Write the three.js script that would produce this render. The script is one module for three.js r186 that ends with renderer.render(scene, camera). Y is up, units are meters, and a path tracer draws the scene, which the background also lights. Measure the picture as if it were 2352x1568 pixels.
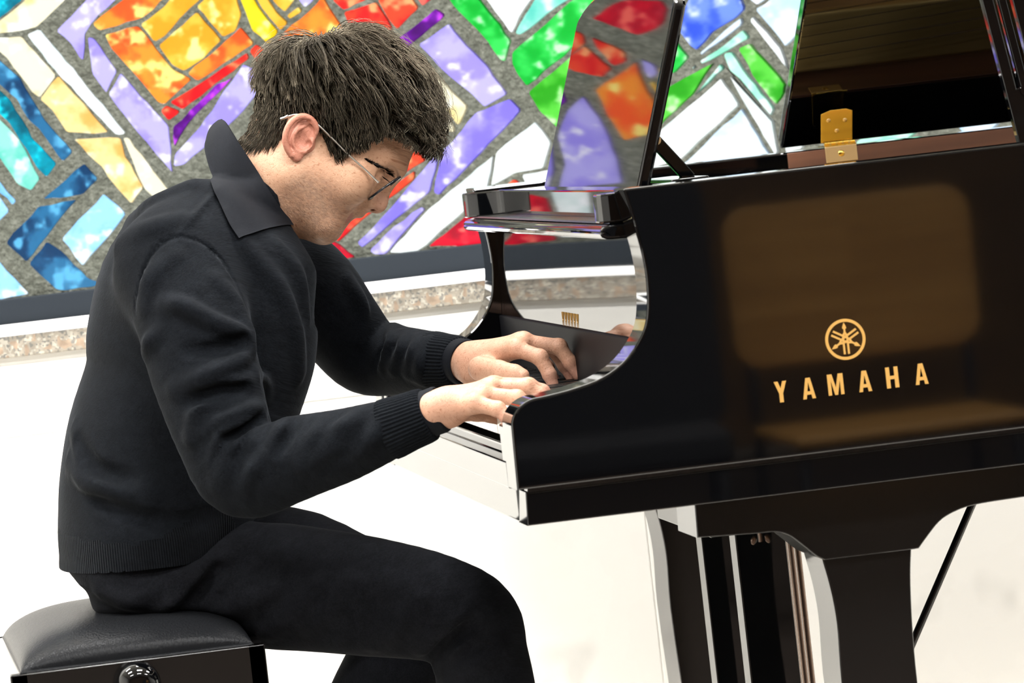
import * as THREE from 'three';
import { RoundedBoxGeometry } from 'three/addons/geometries/RoundedBoxGeometry.js';
import { RectAreaLightUniformsLib } from 'three/addons/lights/RectAreaLightUniformsLib.js';
import { mergeGeometries, toCreasedNormals } from 'three/addons/utils/BufferGeometryUtils.js';

// ---------------------------------------------------------------- camera, sky, lights, exposure
const scene = new THREE.Scene();
const renderer = new THREE.WebGLRenderer({ antialias: true });
renderer.toneMapping = THREE.LinearToneMapping;
renderer.toneMappingExposure = 1.0;
renderer.shadowMap.enabled = true;
RectAreaLightUniformsLib.init();
const SKY = 1.75;
scene.background = new THREE.Color().setRGB(0.97 * SKY, 1.0 * SKY, 1.03 * SKY);   // even bright overcast outside the window

const V = (x, y, z) => new THREE.Vector3(x, y, z);
const F = 12000, CX = 1176, CY = 784;                       // a long lens: focal length in pixels of a 2352 x 1568 frame
const camZ = V(1676, 354, -12000).normalize();               // the world's axes seen from the camera (x right, y down, z ahead)
const camX = (() => {
  const s = 0.113, X = (F * F + 354 * (354 + s * 1676)) / (1676 - 354 * s), Y = -354 - s * (X + 1676);
  return V(X, Y, F).normalize();
})();
const camY = V(0, 0, 0).crossVectors(camZ, camX).normalize();
const toWorld = v => V(v.dot(camX), v.dot(camY), v.dot(camZ));
const rayDir = (px, py) => toWorld(V((px - CX) / F, (py - CY) / F, 1));
const HZ = 0.71;                                             // half the piano's width
const EYE = V(0, 0.60, HZ).addScaledVector(rayDir(1211.7, 1208.8), -6.06);
const at = (px, py, z) => { const d = rayDir(px, py); return EYE.clone().addScaledVector(d, (z - EYE.z) / d.z); };
const camera = new THREE.PerspectiveCamera(2 * Math.atan(784 / F) * 180 / Math.PI, 1.5, 0.1, 60);
camera.matrixAutoUpdate = true;
camera.position.copy(EYE);
camera.quaternion.setFromRotationMatrix(new THREE.Matrix4().makeBasis(
  toWorld(V(1, 0, 0)), toWorld(V(0, -1, 0)), toWorld(V(0, 0, -1))));
camera.focus = 6.75; camera.userData.fStop = 11;
scene.add(camera);

// the room
const ROOM = { x0: -4.6, x1: 5.4, z0: -1.42, z1: 9.6, h: 3.7 };
const lampSpots = [[-2.2, -0.4], [0.2, -0.4], [2.6, -0.4], [-2.2, 2.2], [0.2, 2.2], [2.6, 2.2], [-2.2, 4.6], [0.2, 4.6], [2.6, 4.6]];
const LAMP_POWER = 66;

// ---------------------------------------------------------------- helpers
let seed = 7;
const rnd = () => { seed = (seed * 1664525 + 1013904223) >>> 0; return seed / 4294967296; };
const hash = (x, y, s = 0) => { let h = Math.imul(x | 0, 374761393) + Math.imul(y | 0, 668265263) + Math.imul(s | 0, 2147483647 ^ 0x5bd1e995); h = Math.imul(h ^ (h >>> 13), 1274126177); return ((h ^ (h >>> 16)) >>> 0) / 4294967296; };
const sm = t => t * t * (3 - 2 * t);
const vnoise = (x, y, s = 0, per = 0) => {
  const xi = Math.floor(x), yi = Math.floor(y), fx = sm(x - xi), fy = sm(y - yi);
  const w = v => per ? ((v % per) + per) % per : v;
  const a = hash(w(xi), w(yi), s), b = hash(w(xi + 1), w(yi), s), c = hash(w(xi), w(yi + 1), s), d = hash(w(xi + 1), w(yi + 1), s);
  return (a + (b - a) * fx) * (1 - fy) + (c + (d - c) * fx) * fy;
};
const fbm = (x, y, s, per, oct = 4) => { let v = 0, a = 0.5, t = 0; for (let o = 0; o < oct; o++) { v += a * vnoise(x, y, s + o * 17, per); t += a; x *= 2; y *= 2; per *= 2; a *= 0.5; } return v / t; };
const clamp = (v, a = 0, b = 1) => Math.min(b, Math.max(a, v));
const lerp = (a, b, t) => a + (b - a) * t;
const sstep = (a, b, v) => sm(clamp((v - a) / (b - a)));
function tex(n, fn, { srgb = true, rx = 1, ry = 1 } = {}) {   // fn(u, v) -> [r, g, b] 0..255
  const data = new Uint8Array(n * n * 4);
  for (let j = 0; j < n; j++) for (let i = 0; i < n; i++) {
    const c = fn(i / n, j / n), k = (j * n + i) * 4;
    data[k] = clamp(c[0], 0, 255); data[k + 1] = clamp(c[1], 0, 255); data[k + 2] = clamp(c[2], 0, 255); data[k + 3] = 255;
  }
  const t = new THREE.DataTexture(data, n, n);
  t.wrapS = t.wrapT = THREE.RepeatWrapping; t.magFilter = THREE.LinearFilter; t.minFilter = THREE.LinearFilter;
  if (srgb) t.colorSpace = THREE.SRGBColorSpace;
  t.repeat.set(rx, ry); t.needsUpdate = true;
  return t;
}
const std = o => new THREE.MeshStandardMaterial(o);
const phys = o => new THREE.MeshPhysicalMaterial(o);
const lin = (r, g, b) => new THREE.Color().setRGB(r, g, b);
const taken = {};
const numbered = n => { if (!(n in taken)) { taken[n] = 0; return n; } taken[n]++; return n + '_' + String(taken[n]).padStart(3, '0'); };
function mesh(name, geo, mat, parent = scene) {
  const g = Array.isArray(geo) ? mergeGeometries(geo.map(x => { const y = x.index ? x.toNonIndexed() : x; for (const k of Object.keys(y.attributes)) if (!['position', 'normal', 'uv'].includes(k)) y.deleteAttribute(k); if (!y.attributes.uv) y.setAttribute('uv', new THREE.Float32BufferAttribute(new Float32Array(y.attributes.position.count * 2), 2)); return y; })) : geo;
  const m = new THREE.Mesh(g, mat);
  m.name = parent === scene ? numbered(name) : name;
  m.castShadow = m.receiveShadow = true;
  parent.add(m);
  return m;
}
function group(name, label, category, parent = scene) { const g = new THREE.Group(); g.name = parent === scene ? numbered(name) : name; if (label) g.userData.label = label; if (category) g.userData.category = category; parent.add(g); return g; }
const tag = (o, label, category, grp) => { o.userData.label = label; o.userData.category = category; if (grp) o.userData.group = grp; return o; };
const struct = o => { o.userData.kind = 'structure'; return o; };
const box = (x0, x1, y0, y1, z0, z1, r = 0) => {
  const w = x1 - x0, h = y1 - y0, d = z1 - z0;
  const g = r ? new RoundedBoxGeometry(w, h, d, 3, Math.min(r, w / 2.01, h / 2.01, d / 2.01)) : new THREE.BoxGeometry(w, h, d);
  g.translate((x0 + x1) / 2, (y0 + y1) / 2, (z0 + z1) / 2); return muv(g);
};
const muv = g => { // texture coordinates in metres, taken from the way each face points
  g = g.index ? g.toNonIndexed() : g; const p = g.attributes.position, n = g.attributes.normal, uv = new Float32Array(p.count * 2);
  for (let i = 0; i < p.count; i++) { const ax = Math.abs(n.getX(i)), ay = Math.abs(n.getY(i)), az = Math.abs(n.getZ(i)), x = p.getX(i), y = p.getY(i), z = p.getZ(i);
    const q = az >= ax && az >= ay ? [x, y] : ay >= ax ? [x, z] : [z, y]; uv[2 * i] = q[0]; uv[2 * i + 1] = q[1]; }
  g.setAttribute('uv', new THREE.BufferAttribute(uv, 2)); return g; };
const shapeOf = pts => { const s = new THREE.Shape(); pts.forEach((p, i) => i ? s.lineTo(p.x, p.y) : s.moveTo(p.x, p.y)); s.closePath(); return s; };
// extrude a shape drawn in x, y from z0 to z1 with a small rounded edge
function ext(pts, z0, z1, bev = 0, curveSegments = 12) {
  const s = pts instanceof THREE.Shape ? pts : shapeOf(pts);
  const g = new THREE.ExtrudeGeometry(s, { depth: z1 - z0 - 2 * bev, bevelEnabled: bev > 0, bevelThickness: bev, bevelSize: bev, bevelOffset: -bev, bevelSegments: 3, curveSegments });
  g.translate(0, 0, z0 + bev); return bev > 0 ? toCreasedNormals(g, 0.24) : g;
}
// extrude a plan drawn as (x, -z) upwards from y0 to y1
function extUp(pts, y0, y1, bev = 0) { const g = ext(pts, 0, y1 - y0, bev); g.rotateX(-Math.PI / 2); g.translate(0, y0, 0); return g; }
const tube = (pts, r, seg = 24, rad = 10, closed = false) => new THREE.TubeGeometry(new THREE.CatmullRomCurve3(pts, closed), seg, r, rad, closed);
const cyl = (a, b, r, r2 = r, n = 20) => { const d = b.clone().sub(a), g = new THREE.CylinderGeometry(r2, r, d.length(), n); g.applyQuaternion(new THREE.Quaternion().setFromUnitVectors(V(0, 1, 0), d.clone().normalize())); g.translate((a.x + b.x) / 2, (a.y + b.y) / 2, (a.z + b.z) / 2); return g; };
// smooth closed or open curve through 2D points
const spline2 = (pts, n, closed = false) => new THREE.CatmullRomCurve3(pts.map(p => V(p.x, p.y, 0)), closed, 'centripetal').getPoints(n);
// ---------------------------------------------------------------- room shell
const plasterBump = tex(256, (u, v) => { const n = 120 + 60 * fbm(u * 32, v * 32, 3, 32, 3); return [n, n, n]; }, { srgb: false });
const scuff = tex(512, (u, v) => {
  const n = fbm(u * 6, v * 6, 11, 6, 5), s = Math.pow(clamp((fbm(u * 14, v * 14, 23, 14, 3) - 0.66) * 6), 1.5);
  const g = 240 + 6 * (n - 0.5) - 15 * s; return [g, g - 1, g - 6];
});
scuff.repeat.set(0.8, 0.8); plasterBump.repeat.set(2, 2);
const M = {};
M.wall = std({ map: scuff, bumpMap: plasterBump, bumpScale: 0.0006, roughness: 0.75 });
M.white = std({ color: 0xf4f3ee, roughness: 0.6 });
M.sill = std({ color: 0xf6f6f4, roughness: 0.9 });
M.floor = std({ map: (() => { const t = tex(512, (u, v) => { const n = fbm(u * 10, v * 10, 5, 10, 5), g = 226 + 18 * (n - 0.5); return [g, g - 5, g - 14]; }); t.repeat.set(0.7, 0.7); return t; })(), roughness: 0.35 });
M.ceiling = std({ color: 0xe9e6df, roughness: 0.9 });
const woodTex = (a, b, n = 512, s = 1, fy = 60) => tex(n, (u, v) => {
  const w = fbm(u * 3, v * fy, 31 * s, 3 * 0 + 60, 4), f = fbm(u * 8, v * 120, 47 * s, 120, 2), t = clamp(0.15 + 0.9 * w - 0.25 * f);
  return [0, 1, 2].map(k => lerp(a[k], b[k], t));
});
M.oak = std({ map: woodTex([84, 58, 27], [126, 91, 47], 512, 1), roughness: 0.55 });
const wallW = { y0: 0.845, y1: 2.05, x0: -1.35, x1: 1.95 };      // the window opening
const zGlass = ROOM.z0;                                          // inner face of the mortar
// floor and ceiling with thickness
struct(mesh('floor', box(ROOM.x0 - 0.2, ROOM.x1 + 0.2, -0.15, 0, ROOM.z0 - 0.3, ROOM.z1 + 0.2), M.floor));
{ // darker carpet where the audience sits
  const ct = tex(256, (u, v) => { const n = vnoise(u * 120, v * 120, 15, 120), m = fbm(u * 8, v * 8, 17, 8, 3), g = 62 + 30 * (n - 0.5) + 16 * (m - 0.5); return [g * 1.12, g * 0.94, g * 0.8]; }); ct.repeat.set(2, 2);
  tag(mesh('carpet', box(ROOM.x0 + 0.02, ROOM.x1 - 0.02, 0, 0.008, 0.72, ROOM.z1 - 0.05), std({ map: ct, roughness: 1 })), 'dark brown carpet covering the audience floor in front of the piano', 'carpet');
}
struct(mesh('ceiling', box(ROOM.x0 - 0.2, ROOM.x1 + 0.2, ROOM.h, ROOM.h + 0.2, ROOM.z0 - 0.3, ROOM.z1 + 0.2), M.ceiling));
struct(mesh('wall_left', box(ROOM.x0 - 0.2, ROOM.x0, 0, ROOM.h, ROOM.z0 - 0.3, ROOM.z1 + 0.2), M.wall));
struct(mesh('wall_right', box(ROOM.x1, ROOM.x1 + 0.2, 0, ROOM.h, ROOM.z0 - 0.3, ROOM.z1 + 0.2), M.wall));
{ // the wall under and around the stained glass: a parapet that stands forward of the glass and carries the granite sill
  const zF = -0.95, seam = at(0, 1008, zF).y;
  const w = group('wall_back'); struct(w);
  const b = box(ROOM.x0, ROOM.x1, ROOM.h - (ROOM.h - wallW.y1), ROOM.h, ROOM.z0 - 0.3, ROOM.z0 + 0.1);
  mesh('upper_wall', [b, box(ROOM.x0, wallW.x0, 0.8, wallW.y1, ROOM.z0 - 0.3, ROOM.z0 + 0.1), box(wallW.x1, ROOM.x1, 0.8, wallW.y1, ROOM.z0 - 0.3, ROOM.z0 + 0.1)], M.wall, w);
  const sillB = at(0, 824, zF).y;
  const panels = (y0, y1, z, name) => { for (let x = ROOM.x0; x < ROOM.x1 - 0.01; x += 2.5) mesh(name, box(x + 0.001, x + 2.499, y0, y1, ROOM.z0 - 0.3, z, 0.0015), M.wall, w); };
  panels(0.0, seam - 0.0004, zF - 0.001, 'lower_panel');
  panels(seam + 0.0004, sillB - 0.012, zF, 'upper_panel');
  mesh('panel_backing', box(ROOM.x0, ROOM.x1, 0.0, sillB, ROOM.z0 - 0.3, zF - 0.003), M.white, w);
  // small round cover plate set in the panel
  const c = at(75, 918, zF), g = new THREE.LatheGeometry([[0, 0.004], [0.009, 0.004], [0.0105, 0.003], [0.011, 0]].map(p => new THREE.Vector2(...p)), 32);
  g.rotateX(Math.PI / 2); g.translate(c.x, c.y, zF);
  mesh('cover_disc', g, M.white, w);
  // sill
  const top = at(0, 769, zF).y, granite = tex(512, (u, v) => {
    const a = fbm(u * 20, v * 20, 61, 20, 3), b2 = vnoise(u * 46, v * 46, 71, 46), c2 = vnoise(u * 60, v * 60, 83, 60), d = vnoise(u * 26, v * 26, 91, 26);
    let r = [168, 160, 146];
    if (b2 > 0.62) r = [196, 190, 176]; if (c2 > 0.70) r = [134, 132, 126]; if (d > 0.74) r = [172, 152, 132];
    const k = 0.82 + 0.4 * a; return r.map(x => x * k * 0.84);
  });
  granite.repeat.set(5.5, 5.5);
  struct(mesh('trim_1', box(ROOM.x0, ROOM.x1, sillB, top - 0.003, ROOM.z0 + 0.001, zF + 0.012, 0.002), std({ map: granite, roughness: 0.35 })));
  struct(mesh('trim_2', box(ROOM.x0, ROOM.x1, top - 0.003, top, ROOM.z0 + 0.03, zF + 0.013), M.sill));
}
{ // the opposite wall, behind the camera: warm wood boards
  const w = group('wall_front'); struct(w);
  mesh('backing', box(ROOM.x0, ROOM.x1, 0, ROOM.h, ROOM.z1 + 0.02, ROOM.z1 + 0.2), M.white, w);
  const g = box(0, 0.62, 0, 1.2, -0.02, 0.02, 0.004); 
  for (let x = ROOM.x0; x < ROOM.x1 - 0.1; x += 0.625) for (let k = 0; k < 3; k++) { const m = mesh('panel', g, M.oak, w); m.position.set(x, 0.02 + k * 1.215, ROOM.z1); }
}
// ceiling lamps: flat panels
const lampGlow = std({ color: 0xffffff, emissive: 0xfdfcfb, emissiveIntensity: 3.2, roughness: 0.6 });
lampSpots.forEach(([x, z], i) => {
  const L = group('ceiling_lamp', `flat white ceiling lamp panel, ${['over the piano', 'over the first seats', 'farthest from the stained glass'][Math.floor(i / 3)]}, ${['on the pianist\'s side', 'in line with the keyboard', 'on the piano tail side'][i % 3]}`, 'lamp');
  L.userData.group = 'ceiling lamp panels';
  L.position.set(x, ROOM.h, z);
  mesh('housing', box(-0.62, 0.62, -0.05, 0, -0.32, 0.32, 0.01), M.white, L);
  mesh('light_diffuser', box(-0.58, 0.58, -0.056, -0.05, -0.28, 0.28), lampGlow, L);
  const r = new THREE.RectAreaLight(0xfdfcfb, LAMP_POWER * [1.2, 1.0, 0.8][Math.floor(i / 3)], 1.16, 0.56);
  r.position.set(0, -0.062, 0); r.rotation.x = -Math.PI / 2; L.add(r);
});

// ---------------------------------------------------------------- stained glass: slabs of coloured glass set in mortar
const W2 = (px, py) => at(px, py, zGlass);
const GC = { // dark, body, light colour of each kind of glass
  cream: [[232, 210, 146], [248, 238, 204], [255, 253, 240]], amber: [[236, 178, 92], [252, 222, 150], [255, 246, 214]],
  white: [[226, 240, 236], [248, 253, 250], [255, 255, 255]], sky: [[110, 186, 244], [158, 214, 255], [236, 248, 255]],
  pale: [[186, 220, 250], [222, 240, 255], [250, 253, 255]], lav: [[158, 142, 240], [188, 177, 248], [242, 238, 255]],
  violet: [[134, 118, 234], [170, 158, 246], [236, 230, 255]], purple: [[74, 14, 104], [128, 34, 176], [214, 78, 246]],
  orange: [[250, 92, 40], [252, 150, 52], [255, 232, 128]], red: [[224, 28, 36], [244, 74, 48], [254, 168, 110]],
  crimson: [[176, 0, 36], [222, 12, 44], [250, 110, 96]], yellow: [[248, 196, 20], [254, 224, 40], [255, 246, 150]],
  gold: [[240, 164, 40], [252, 196, 70], [255, 240, 150]], green: [[16, 176, 50], [58, 214, 88], [196, 248, 190]],
  leaf: [[44, 160, 28], [92, 206, 66], [196, 244, 176]], mint: [[140, 226, 190], [186, 246, 218], [240, 255, 248]],
  aqua: [[96, 204, 184], [150, 226, 206], [222, 250, 240]], teal: [[0, 92, 112], [0, 148, 172], [30, 226, 244]],
  blue: [[24, 62, 100], [46, 112, 156], [96, 178, 220]], cobalt: [[52, 84, 214], [112, 142, 240], [216, 226, 255]],
};
const s2l = c => { c /= 255; return c <= 0.04045 ? c / 12.92 : Math.pow((c + 0.055) / 1.055, 2.4); };
const l2s = c => 255 * (c <= 0.0031308 ? 12.92 * c : 1.055 * Math.pow(c, 1 / 2.4) - 0.055);
const glassMat = {};
Object.entries(GC).forEach(([k, [d, b, l]], i) => {
  const t = tex(256, (u, v) => {
    const n = fbm(u * 5, v * 5, 101 + i * 7, 5, 5), blot = Math.pow(sstep(0.5, 0.78, fbm(u * 9, v * 9, 301 + i * 5, 9, 3)), 1.4), q = sstep(0.3, 0.6, n);
    // two faces are passed, so each carries the root of the tint
    return [0, 1, 2].map(c => l2s(Math.sqrt(clamp(s2l(lerp(lerp(d[c], b[c], q), l[c], blot)) / SKY * 1.6, 0.0015, 0.98))));
  });
  t.repeat.set(5.2, 5.2);
  glassMat[k] = phys({ map: t, transmission: 1, thickness: 0, roughness: 0.28, ior: 1.5, specularIntensity: 0.5 });
});
const P = [ // kind, outline in the plane of the window
  ['teal', [-30, -30, 52, -30, 52, 0, 0, 41, -30, 62]], ['cream', [0, 48, 59, 0, 62, -30, 165, -30, 150, 0, 84, 62, 51, 70, 0, 76, -34, 80, -34, 70]],
  ['lav', [130, 71, 199, 0, 212, -30, 292, -30, 265, 0, 212, 51, 196, 77, 193, 138, 184, 133, 163, 99]],
  ['orange', [213, 55, 255, 20, 283, 0, 300, -14, 392, -14, 372, 0, 332, 38, 270, 59, 227, 70]],
  ['gold', [323, 56, 378, 15, 390, 0, 402, -20, 474, -20, 459, 0, 418, 38, 378, 84, 355, 96, 342, 79]],
  ['gold', [452, 15, 469, 0, 482, -20, 548, -20, 546, 0, 556, 33, 543, 69, 513, 85, 495, 64]],
  ['gold', [454, 26, 510, 92, 467, 135, 423, 163, 398, 150, 365, 105]],
  ['orange', [431, 168, 485, 125, 554, 61, 585, 99, 510, 148, 454, 186]],
  ['orange', [241, 79, 319, 59, 362, 115, 398, 158, 441, 181, 378, 240, 365, 235, 306, 166, 255, 110]],
  ['red', [390, 235, 569, 120, 574, 133, 500, 189, 421, 251]], ['red', [369, 255, 383, 241, 415, 255, 406, 265, 388, 277]],
  ['red', [573, 117, 589, 101, 604, 110, 622, 127, 606, 163]], ['purple', [397, 293, 497, 194, 538, 176, 477, 237, 434, 283, 401, 339]],
  ['lav', [399, 382, 402, 354, 459, 293, 530, 190, 560, 146, 608, 172, 600, 205, 575, 235, 545, 270, 480, 330, 424, 378]],
  ['lav', [202, 85, 217, 87, 270, 163, 245, 214, 212, 168]], ['lav', [278, 166, 357, 255, 388, 288, 398, 398, 378, 375, 319, 306, 249, 215]],
  ['white', [62, 79, 92, 66, 184, 176, 291, 306, 268, 310, 179, 217, 128, 163]], ['cream', [-34, 88, 0, 85, 51, 83, 130, 173, 92, 224, 77, 214, 18, 135, -34, 94]],
  ['amber', [92, 227, 135, 173, 250, 303, 217, 307, 153, 303, 122, 255]], ['amber', [170, 319, 278, 316, 288, 357, 312, 398, 331, 430, 303, 468, 265, 427, 236, 385]],
  ['cream', [283, 316, 298, 316, 357, 397, 400, 446, 352, 452, 331, 432, 312, 391]],
  ['blue', [-30, 120, 0, 138, 46, 178, 89, 250, 102, 273, 168, 349, 145, 371, 133, 357, 92, 298, 66, 275, 41, 230, 0, 194, -30, 176]],
  ['teal', [-30, 190, 0, 207, 25, 230, 75, 318, 131, 376, 108, 407, 85, 385, 60, 340, 20, 280, 0, 262, -30, 240]],
  ['aqua', [-30, 262, 0, 274, 27, 300, 60, 345, 92, 410, 72, 438, 40, 422, 15, 384, 0, 362, -30, 340]],
  ['blue', [99, 457, 150, 414, 194, 375, 226, 410, 191, 446, 143, 454]], ['blue', [14, 557, 89, 474, 178, 458, 153, 484, 61, 602]],
  ['blue', [67, 606, 108, 554, 137, 573, 204, 640, 240, 652, 153, 667, 131, 665]], ['sky', [142, 548, 239, 444, 290, 490, 249, 545, 191, 611]],
  ['sky', [-30, 572, 0, 602, 68, 675, 0, 688, -30, 690]], ['sky', [-30, 390, 0, 417, 38, 461, 30, 471, 0, 442, -30, 424]], ['sky', [-30, 432, 0, 452, 22, 484, 0, 506, -30, 524]],
  ['yellow', [546, -20, 580, -20, 586, 0, 612, 38, 641, 71, 617, 102, 579, 69, 566, 33, 553, 0]], ['gold', [586, -20, 612, -20, 619, 0, 640, 31, 663, 51, 645, 70, 617, 38, 591, 0]],
  ['gold', [618, -20, 690, -20, 677, 0, 655, 28, 626, 0]], ['gold', [659, 36, 688, 14, 696, 26, 667, 43]],
  ['orange', [624, 107, 650, 77, 729, 8, 742, -12, 757, 15, 780, 50, 806, 90, 760, 132, 700, 172, 672, 150, 640, 125]], ['lav', [684, -4, 700, -20, 735, -20, 721, 0, 701, 18]],
  ['red', [764, 0, 775, -20, 862, -20, 841, 0, 798, 20, 788, 22]], ['red', [790, 28, 867, 4, 880, 25, 905, 68, 870, 70, 800, 55]],
  ['red', [868, 0, 880, -18, 940, -18, 953, 0, 964, 18, 913, 68, 892, 43]], ['crimson', [956, -8, 970, -30, 1000, -12, 989, 2, 971, 14]],
  ['purple', [855, 140, 905, 98, 1002, 19, 1025, 34, 935, 112, 875, 165]], ['lav', [962, 102, 1034, 53, 1059, 86, 1123, 152, 1168, 215, 1114, 246, 1080, 212, 1011, 155]],
  ['violet', [996, 442, 1019, 344, 1057, 304, 1094, 258, 1117, 251, 1174, 226, 1199, 252, 1166, 290, 1108, 350, 1011, 448]],
  ['cream', [960, 150, 991, 158, 1028, 195, 1077, 244, 1059, 284, 1051, 287, 1016, 238]], ['cream', [985, 215, 1012, 246, 1046, 290, 1046, 304, 1020, 300, 985, 260]],
  ['green', [1012, -26, 1085, -26, 1105, 0, 1137, 40, 1176, 92, 1163, 141, 1151, 138, 1105, 77, 1057, 29]], ['white', [1098, -26, 1240, -26, 1223, 0, 1197, 37, 1180, 75, 1171, 72, 1140, 29]],
  ['aqua', [1248, -26, 1346, -26, 1306, 0, 1197, 80, 1184, 77, 1203, 40, 1228, 0]], ['green', [1177, 120, 1252, 57, 1309, 4, 1340, -14, 1452, -14, 1412, 30, 1340, 92, 1211, 198, 1188, 169, 1176, 143]],
  ['leaf', [1214, 212, 1306, 135, 1345, 102, 1412, 172, 1350, 250, 1290, 302, 1275, 288, 1240, 255]],
  ['white', [1140, 350, 1232, 278, 1269, 326, 1252, 385, 1189, 396, 1168, 407, 1128, 428, 1136, 380]], ['white', [894, 580, 987, 478, 1076, 405, 1137, 354, 1132, 390, 1122, 432, 1076, 478, 980, 565, 955, 580]],
  ['white', [1199, 402, 1262, 390, 1330, 426, 1300, 462, 1215, 436]], ['red', [1156, 432, 1178, 412, 1192, 414, 1206, 440, 1150, 470]],
  ['violet', [821, 558, 879, 498, 996, 361, 1008, 367, 990, 440, 834, 569]], ['lav', [850, 575, 904, 521, 971, 474, 979, 480, 888, 584, 859, 584]],
  ['red', [765, 545, 840, 468, 955, 391, 955, 410, 850, 492, 778, 556]], ['red', [890, 420, 938, 322, 955, 338, 981, 368, 930, 398]],
  ['crimson', [984, 566, 1076, 491, 1140, 452, 1186, 470, 1176, 540, 1130, 558, 1098, 566]], ['crimson', [690, 602, 700, 520, 752, 496, 764, 551, 818, 590, 789, 595]],
  ['cobalt', [1553, 64, 1582, 0, 1592, -24, 1700, -24, 1707, 0, 1715, 19, 1697, 38, 1640, 73, 1602, 116, 1586, 105]], ['pale', [1608, 121, 1707, 38, 1710, 54, 1614, 127]],
  ['mint', [1608, 140, 1624, 131, 1710, 67, 1726, 86, 1614, 147]], ['leaf', [1696, 112, 1726, 99, 1795, 175, 1812, 200, 1785, 242, 1742, 191]],
  ['mint', [1662, 124, 1685, 118, 1726, 178, 1783, 249, 1774, 268, 1678, 163]], ['green', [1530, 160, 1554, 92, 1586, 131, 1551, 169]], ['mint', [1590, 156, 1598, 148, 1600, 154, 1594, 160]],
  ['leaf', [1470, 312, 1500, 226, 1522, 207, 1643, 143, 1595, 217, 1519, 287]], ['mint', [1592, 222, 1656, 145, 1668, 156, 1614, 206]],
  ['white', [1450, 352, 1506, 309, 1659, 178, 1703, 240, 1566, 367, 1493, 389, 1450, 396]], ['pale', [1576, 372, 1707, 247, 1774, 356, 1740, 420, 1540, 440, 1500, 408]],
  ['white', [1676, 174, 1697, 178, 1780, 277, 1792, 350, 1780, 354, 1714, 243]], ['white', [1723, 48, 1732, 35, 1800, 112, 1815, 164, 1800, 147]],
  ['pale', [1736, 22, 1774, -4, 1800, -24, 1860, -24, 1850, 60, 1806, 108]], ['pale', [1720, -4, 1724, -24, 1776, -24, 1764, -2, 1740, 12]],
  ['lav', [664, 262, 696, 214, 770, 144, 826, 112, 848, 160, 846, 224, 806, 275, 796, 338]], ['lav', [815, 345, 822, 300, 860, 230, 884, 215, 860, 290, 838, 345]], ['crimson', [877, -58, 855, -95, 826, -127, 743, -163, 722, -151, 717, -119, 730, -97, 764, -66, 806, -64]],
  ['white', [600, 520, 690, 500, 682, 596, 610, 606]], ['red', [620, 300, 690, 350, 640, 420, 580, 360]], ['amber', [420, 470, 520, 430, 560, 500, 450, 560]], ['lav', [470, 590, 560, 540, 590, 600, 500, 625]], ['cream', [700, 380, 780, 430, 740, 480, 660, 440]], ['blue', [300, 560, 380, 500, 420, 580, 330, 630]],
  ['leaf', [1806, 205, 1826, 120, 1850, 130, 1850, 230, 1800, 262]], ['white', [1800, 276, 1846, 250, 1850, 340, 1806, 350]],
];
{ // pieces beyond what the frame shows go on in the same manner: slanting courses of slabs
  const kinds = [['orange', 'red', 'gold', 'lav', 'crimson', 'orange'], ['green', 'leaf', 'mint', 'pale', 'cobalt', 'white'], ['blue', 'teal', 'cream', 'amber', 'lav', 'sky']];
  const c = Math.cos(-0.68), s = Math.sin(-0.68);
  const inFrame = (x, y) => x > -8 && x < 1856 && y > -4;
  const own = [];   // pieces placed by hand just above the frame
  P.slice().forEach(([, q]) => own.push(q));
  const inQ = (q, x, y) => { let r = false; for (let i = 0, j = q.length - 2; i < q.length; j = i, i += 2) if ((q[i + 1] > y) !== (q[j + 1] > y) && x < (q[j] - q[i]) * (y - q[i + 1]) / (q[j + 1] - q[i + 1]) + q[i]) r = !r; return r; };
  const overlap = poly => { const g = []; const n = poly.length / 2, cx = poly.filter((_, i) => i % 2 === 0).reduce((a, v) => a + v) / n, cy = poly.filter((_, i) => i % 2).reduce((a, v) => a + v) / n;
    for (let i = 0; i < n; i++) for (let t = 0; t < 1; t += 0.2) { const k = (i + 1) % n, x = lerp(poly[2 * i], poly[2 * k], t), y = lerp(poly[2 * i + 1], poly[2 * k + 1], t); g.push([cx + (x - cx) * 1.08, cy + (y - cy) * 1.12]); }
    return own.some(q => g.some(([x, y]) => inQ(q, x, y)) || inQ(poly, q[0], q[1]) || inQ(poly, q[4], q[5])); };
  for (let j = -14; j < 26; j++) for (let i = -8; i < 26; i++) {
    const u0 = i * 190 + 190 * hash(j, 3, 8), v0 = j * 104 - 200, w = 150 + 26 * hash(i, j, 1), h = 80 + 14 * hash(i, j, 2);
    const pts = [[4 + 26 * hash(i, j, 11), 4 + 16 * hash(i, j, 12)], [w - 24 * hash(i, j, 13), 2 + 20 * hash(i, j, 3)], [w + 8 - 40 * hash(i, j, 4), h], [w * 0.4, h + 2 - 20 * hash(i, j, 14)], [2 + 22 * hash(i, j, 5), h - 14 * hash(i, j, 6)]];
    const poly = [];
    let ok = true;
    for (const [a, b] of pts) { const X = (u0 + a) * c - (v0 + b) * s - 200, Y = (u0 + a) * s + (v0 + b) * c + 40; poly.push(X, Y); if (inFrame(X, Y)) ok = false;
      const q = W2(X, Y); if (q.x < wallW.x0 + 0.02 || q.x > wallW.x1 - 0.02 || q.y > wallW.y1 - 0.02 || q.y < 0.9) ok = false; }
    if (!ok || overlap(poly)) continue;
    const x = poly[0], K = kinds[x < 120 ? 2 : x < 1150 ? 0 : 1];
    P.push([K[Math.floor(hash(i, j, 9) * K.length)], poly]);
  }
}
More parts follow.
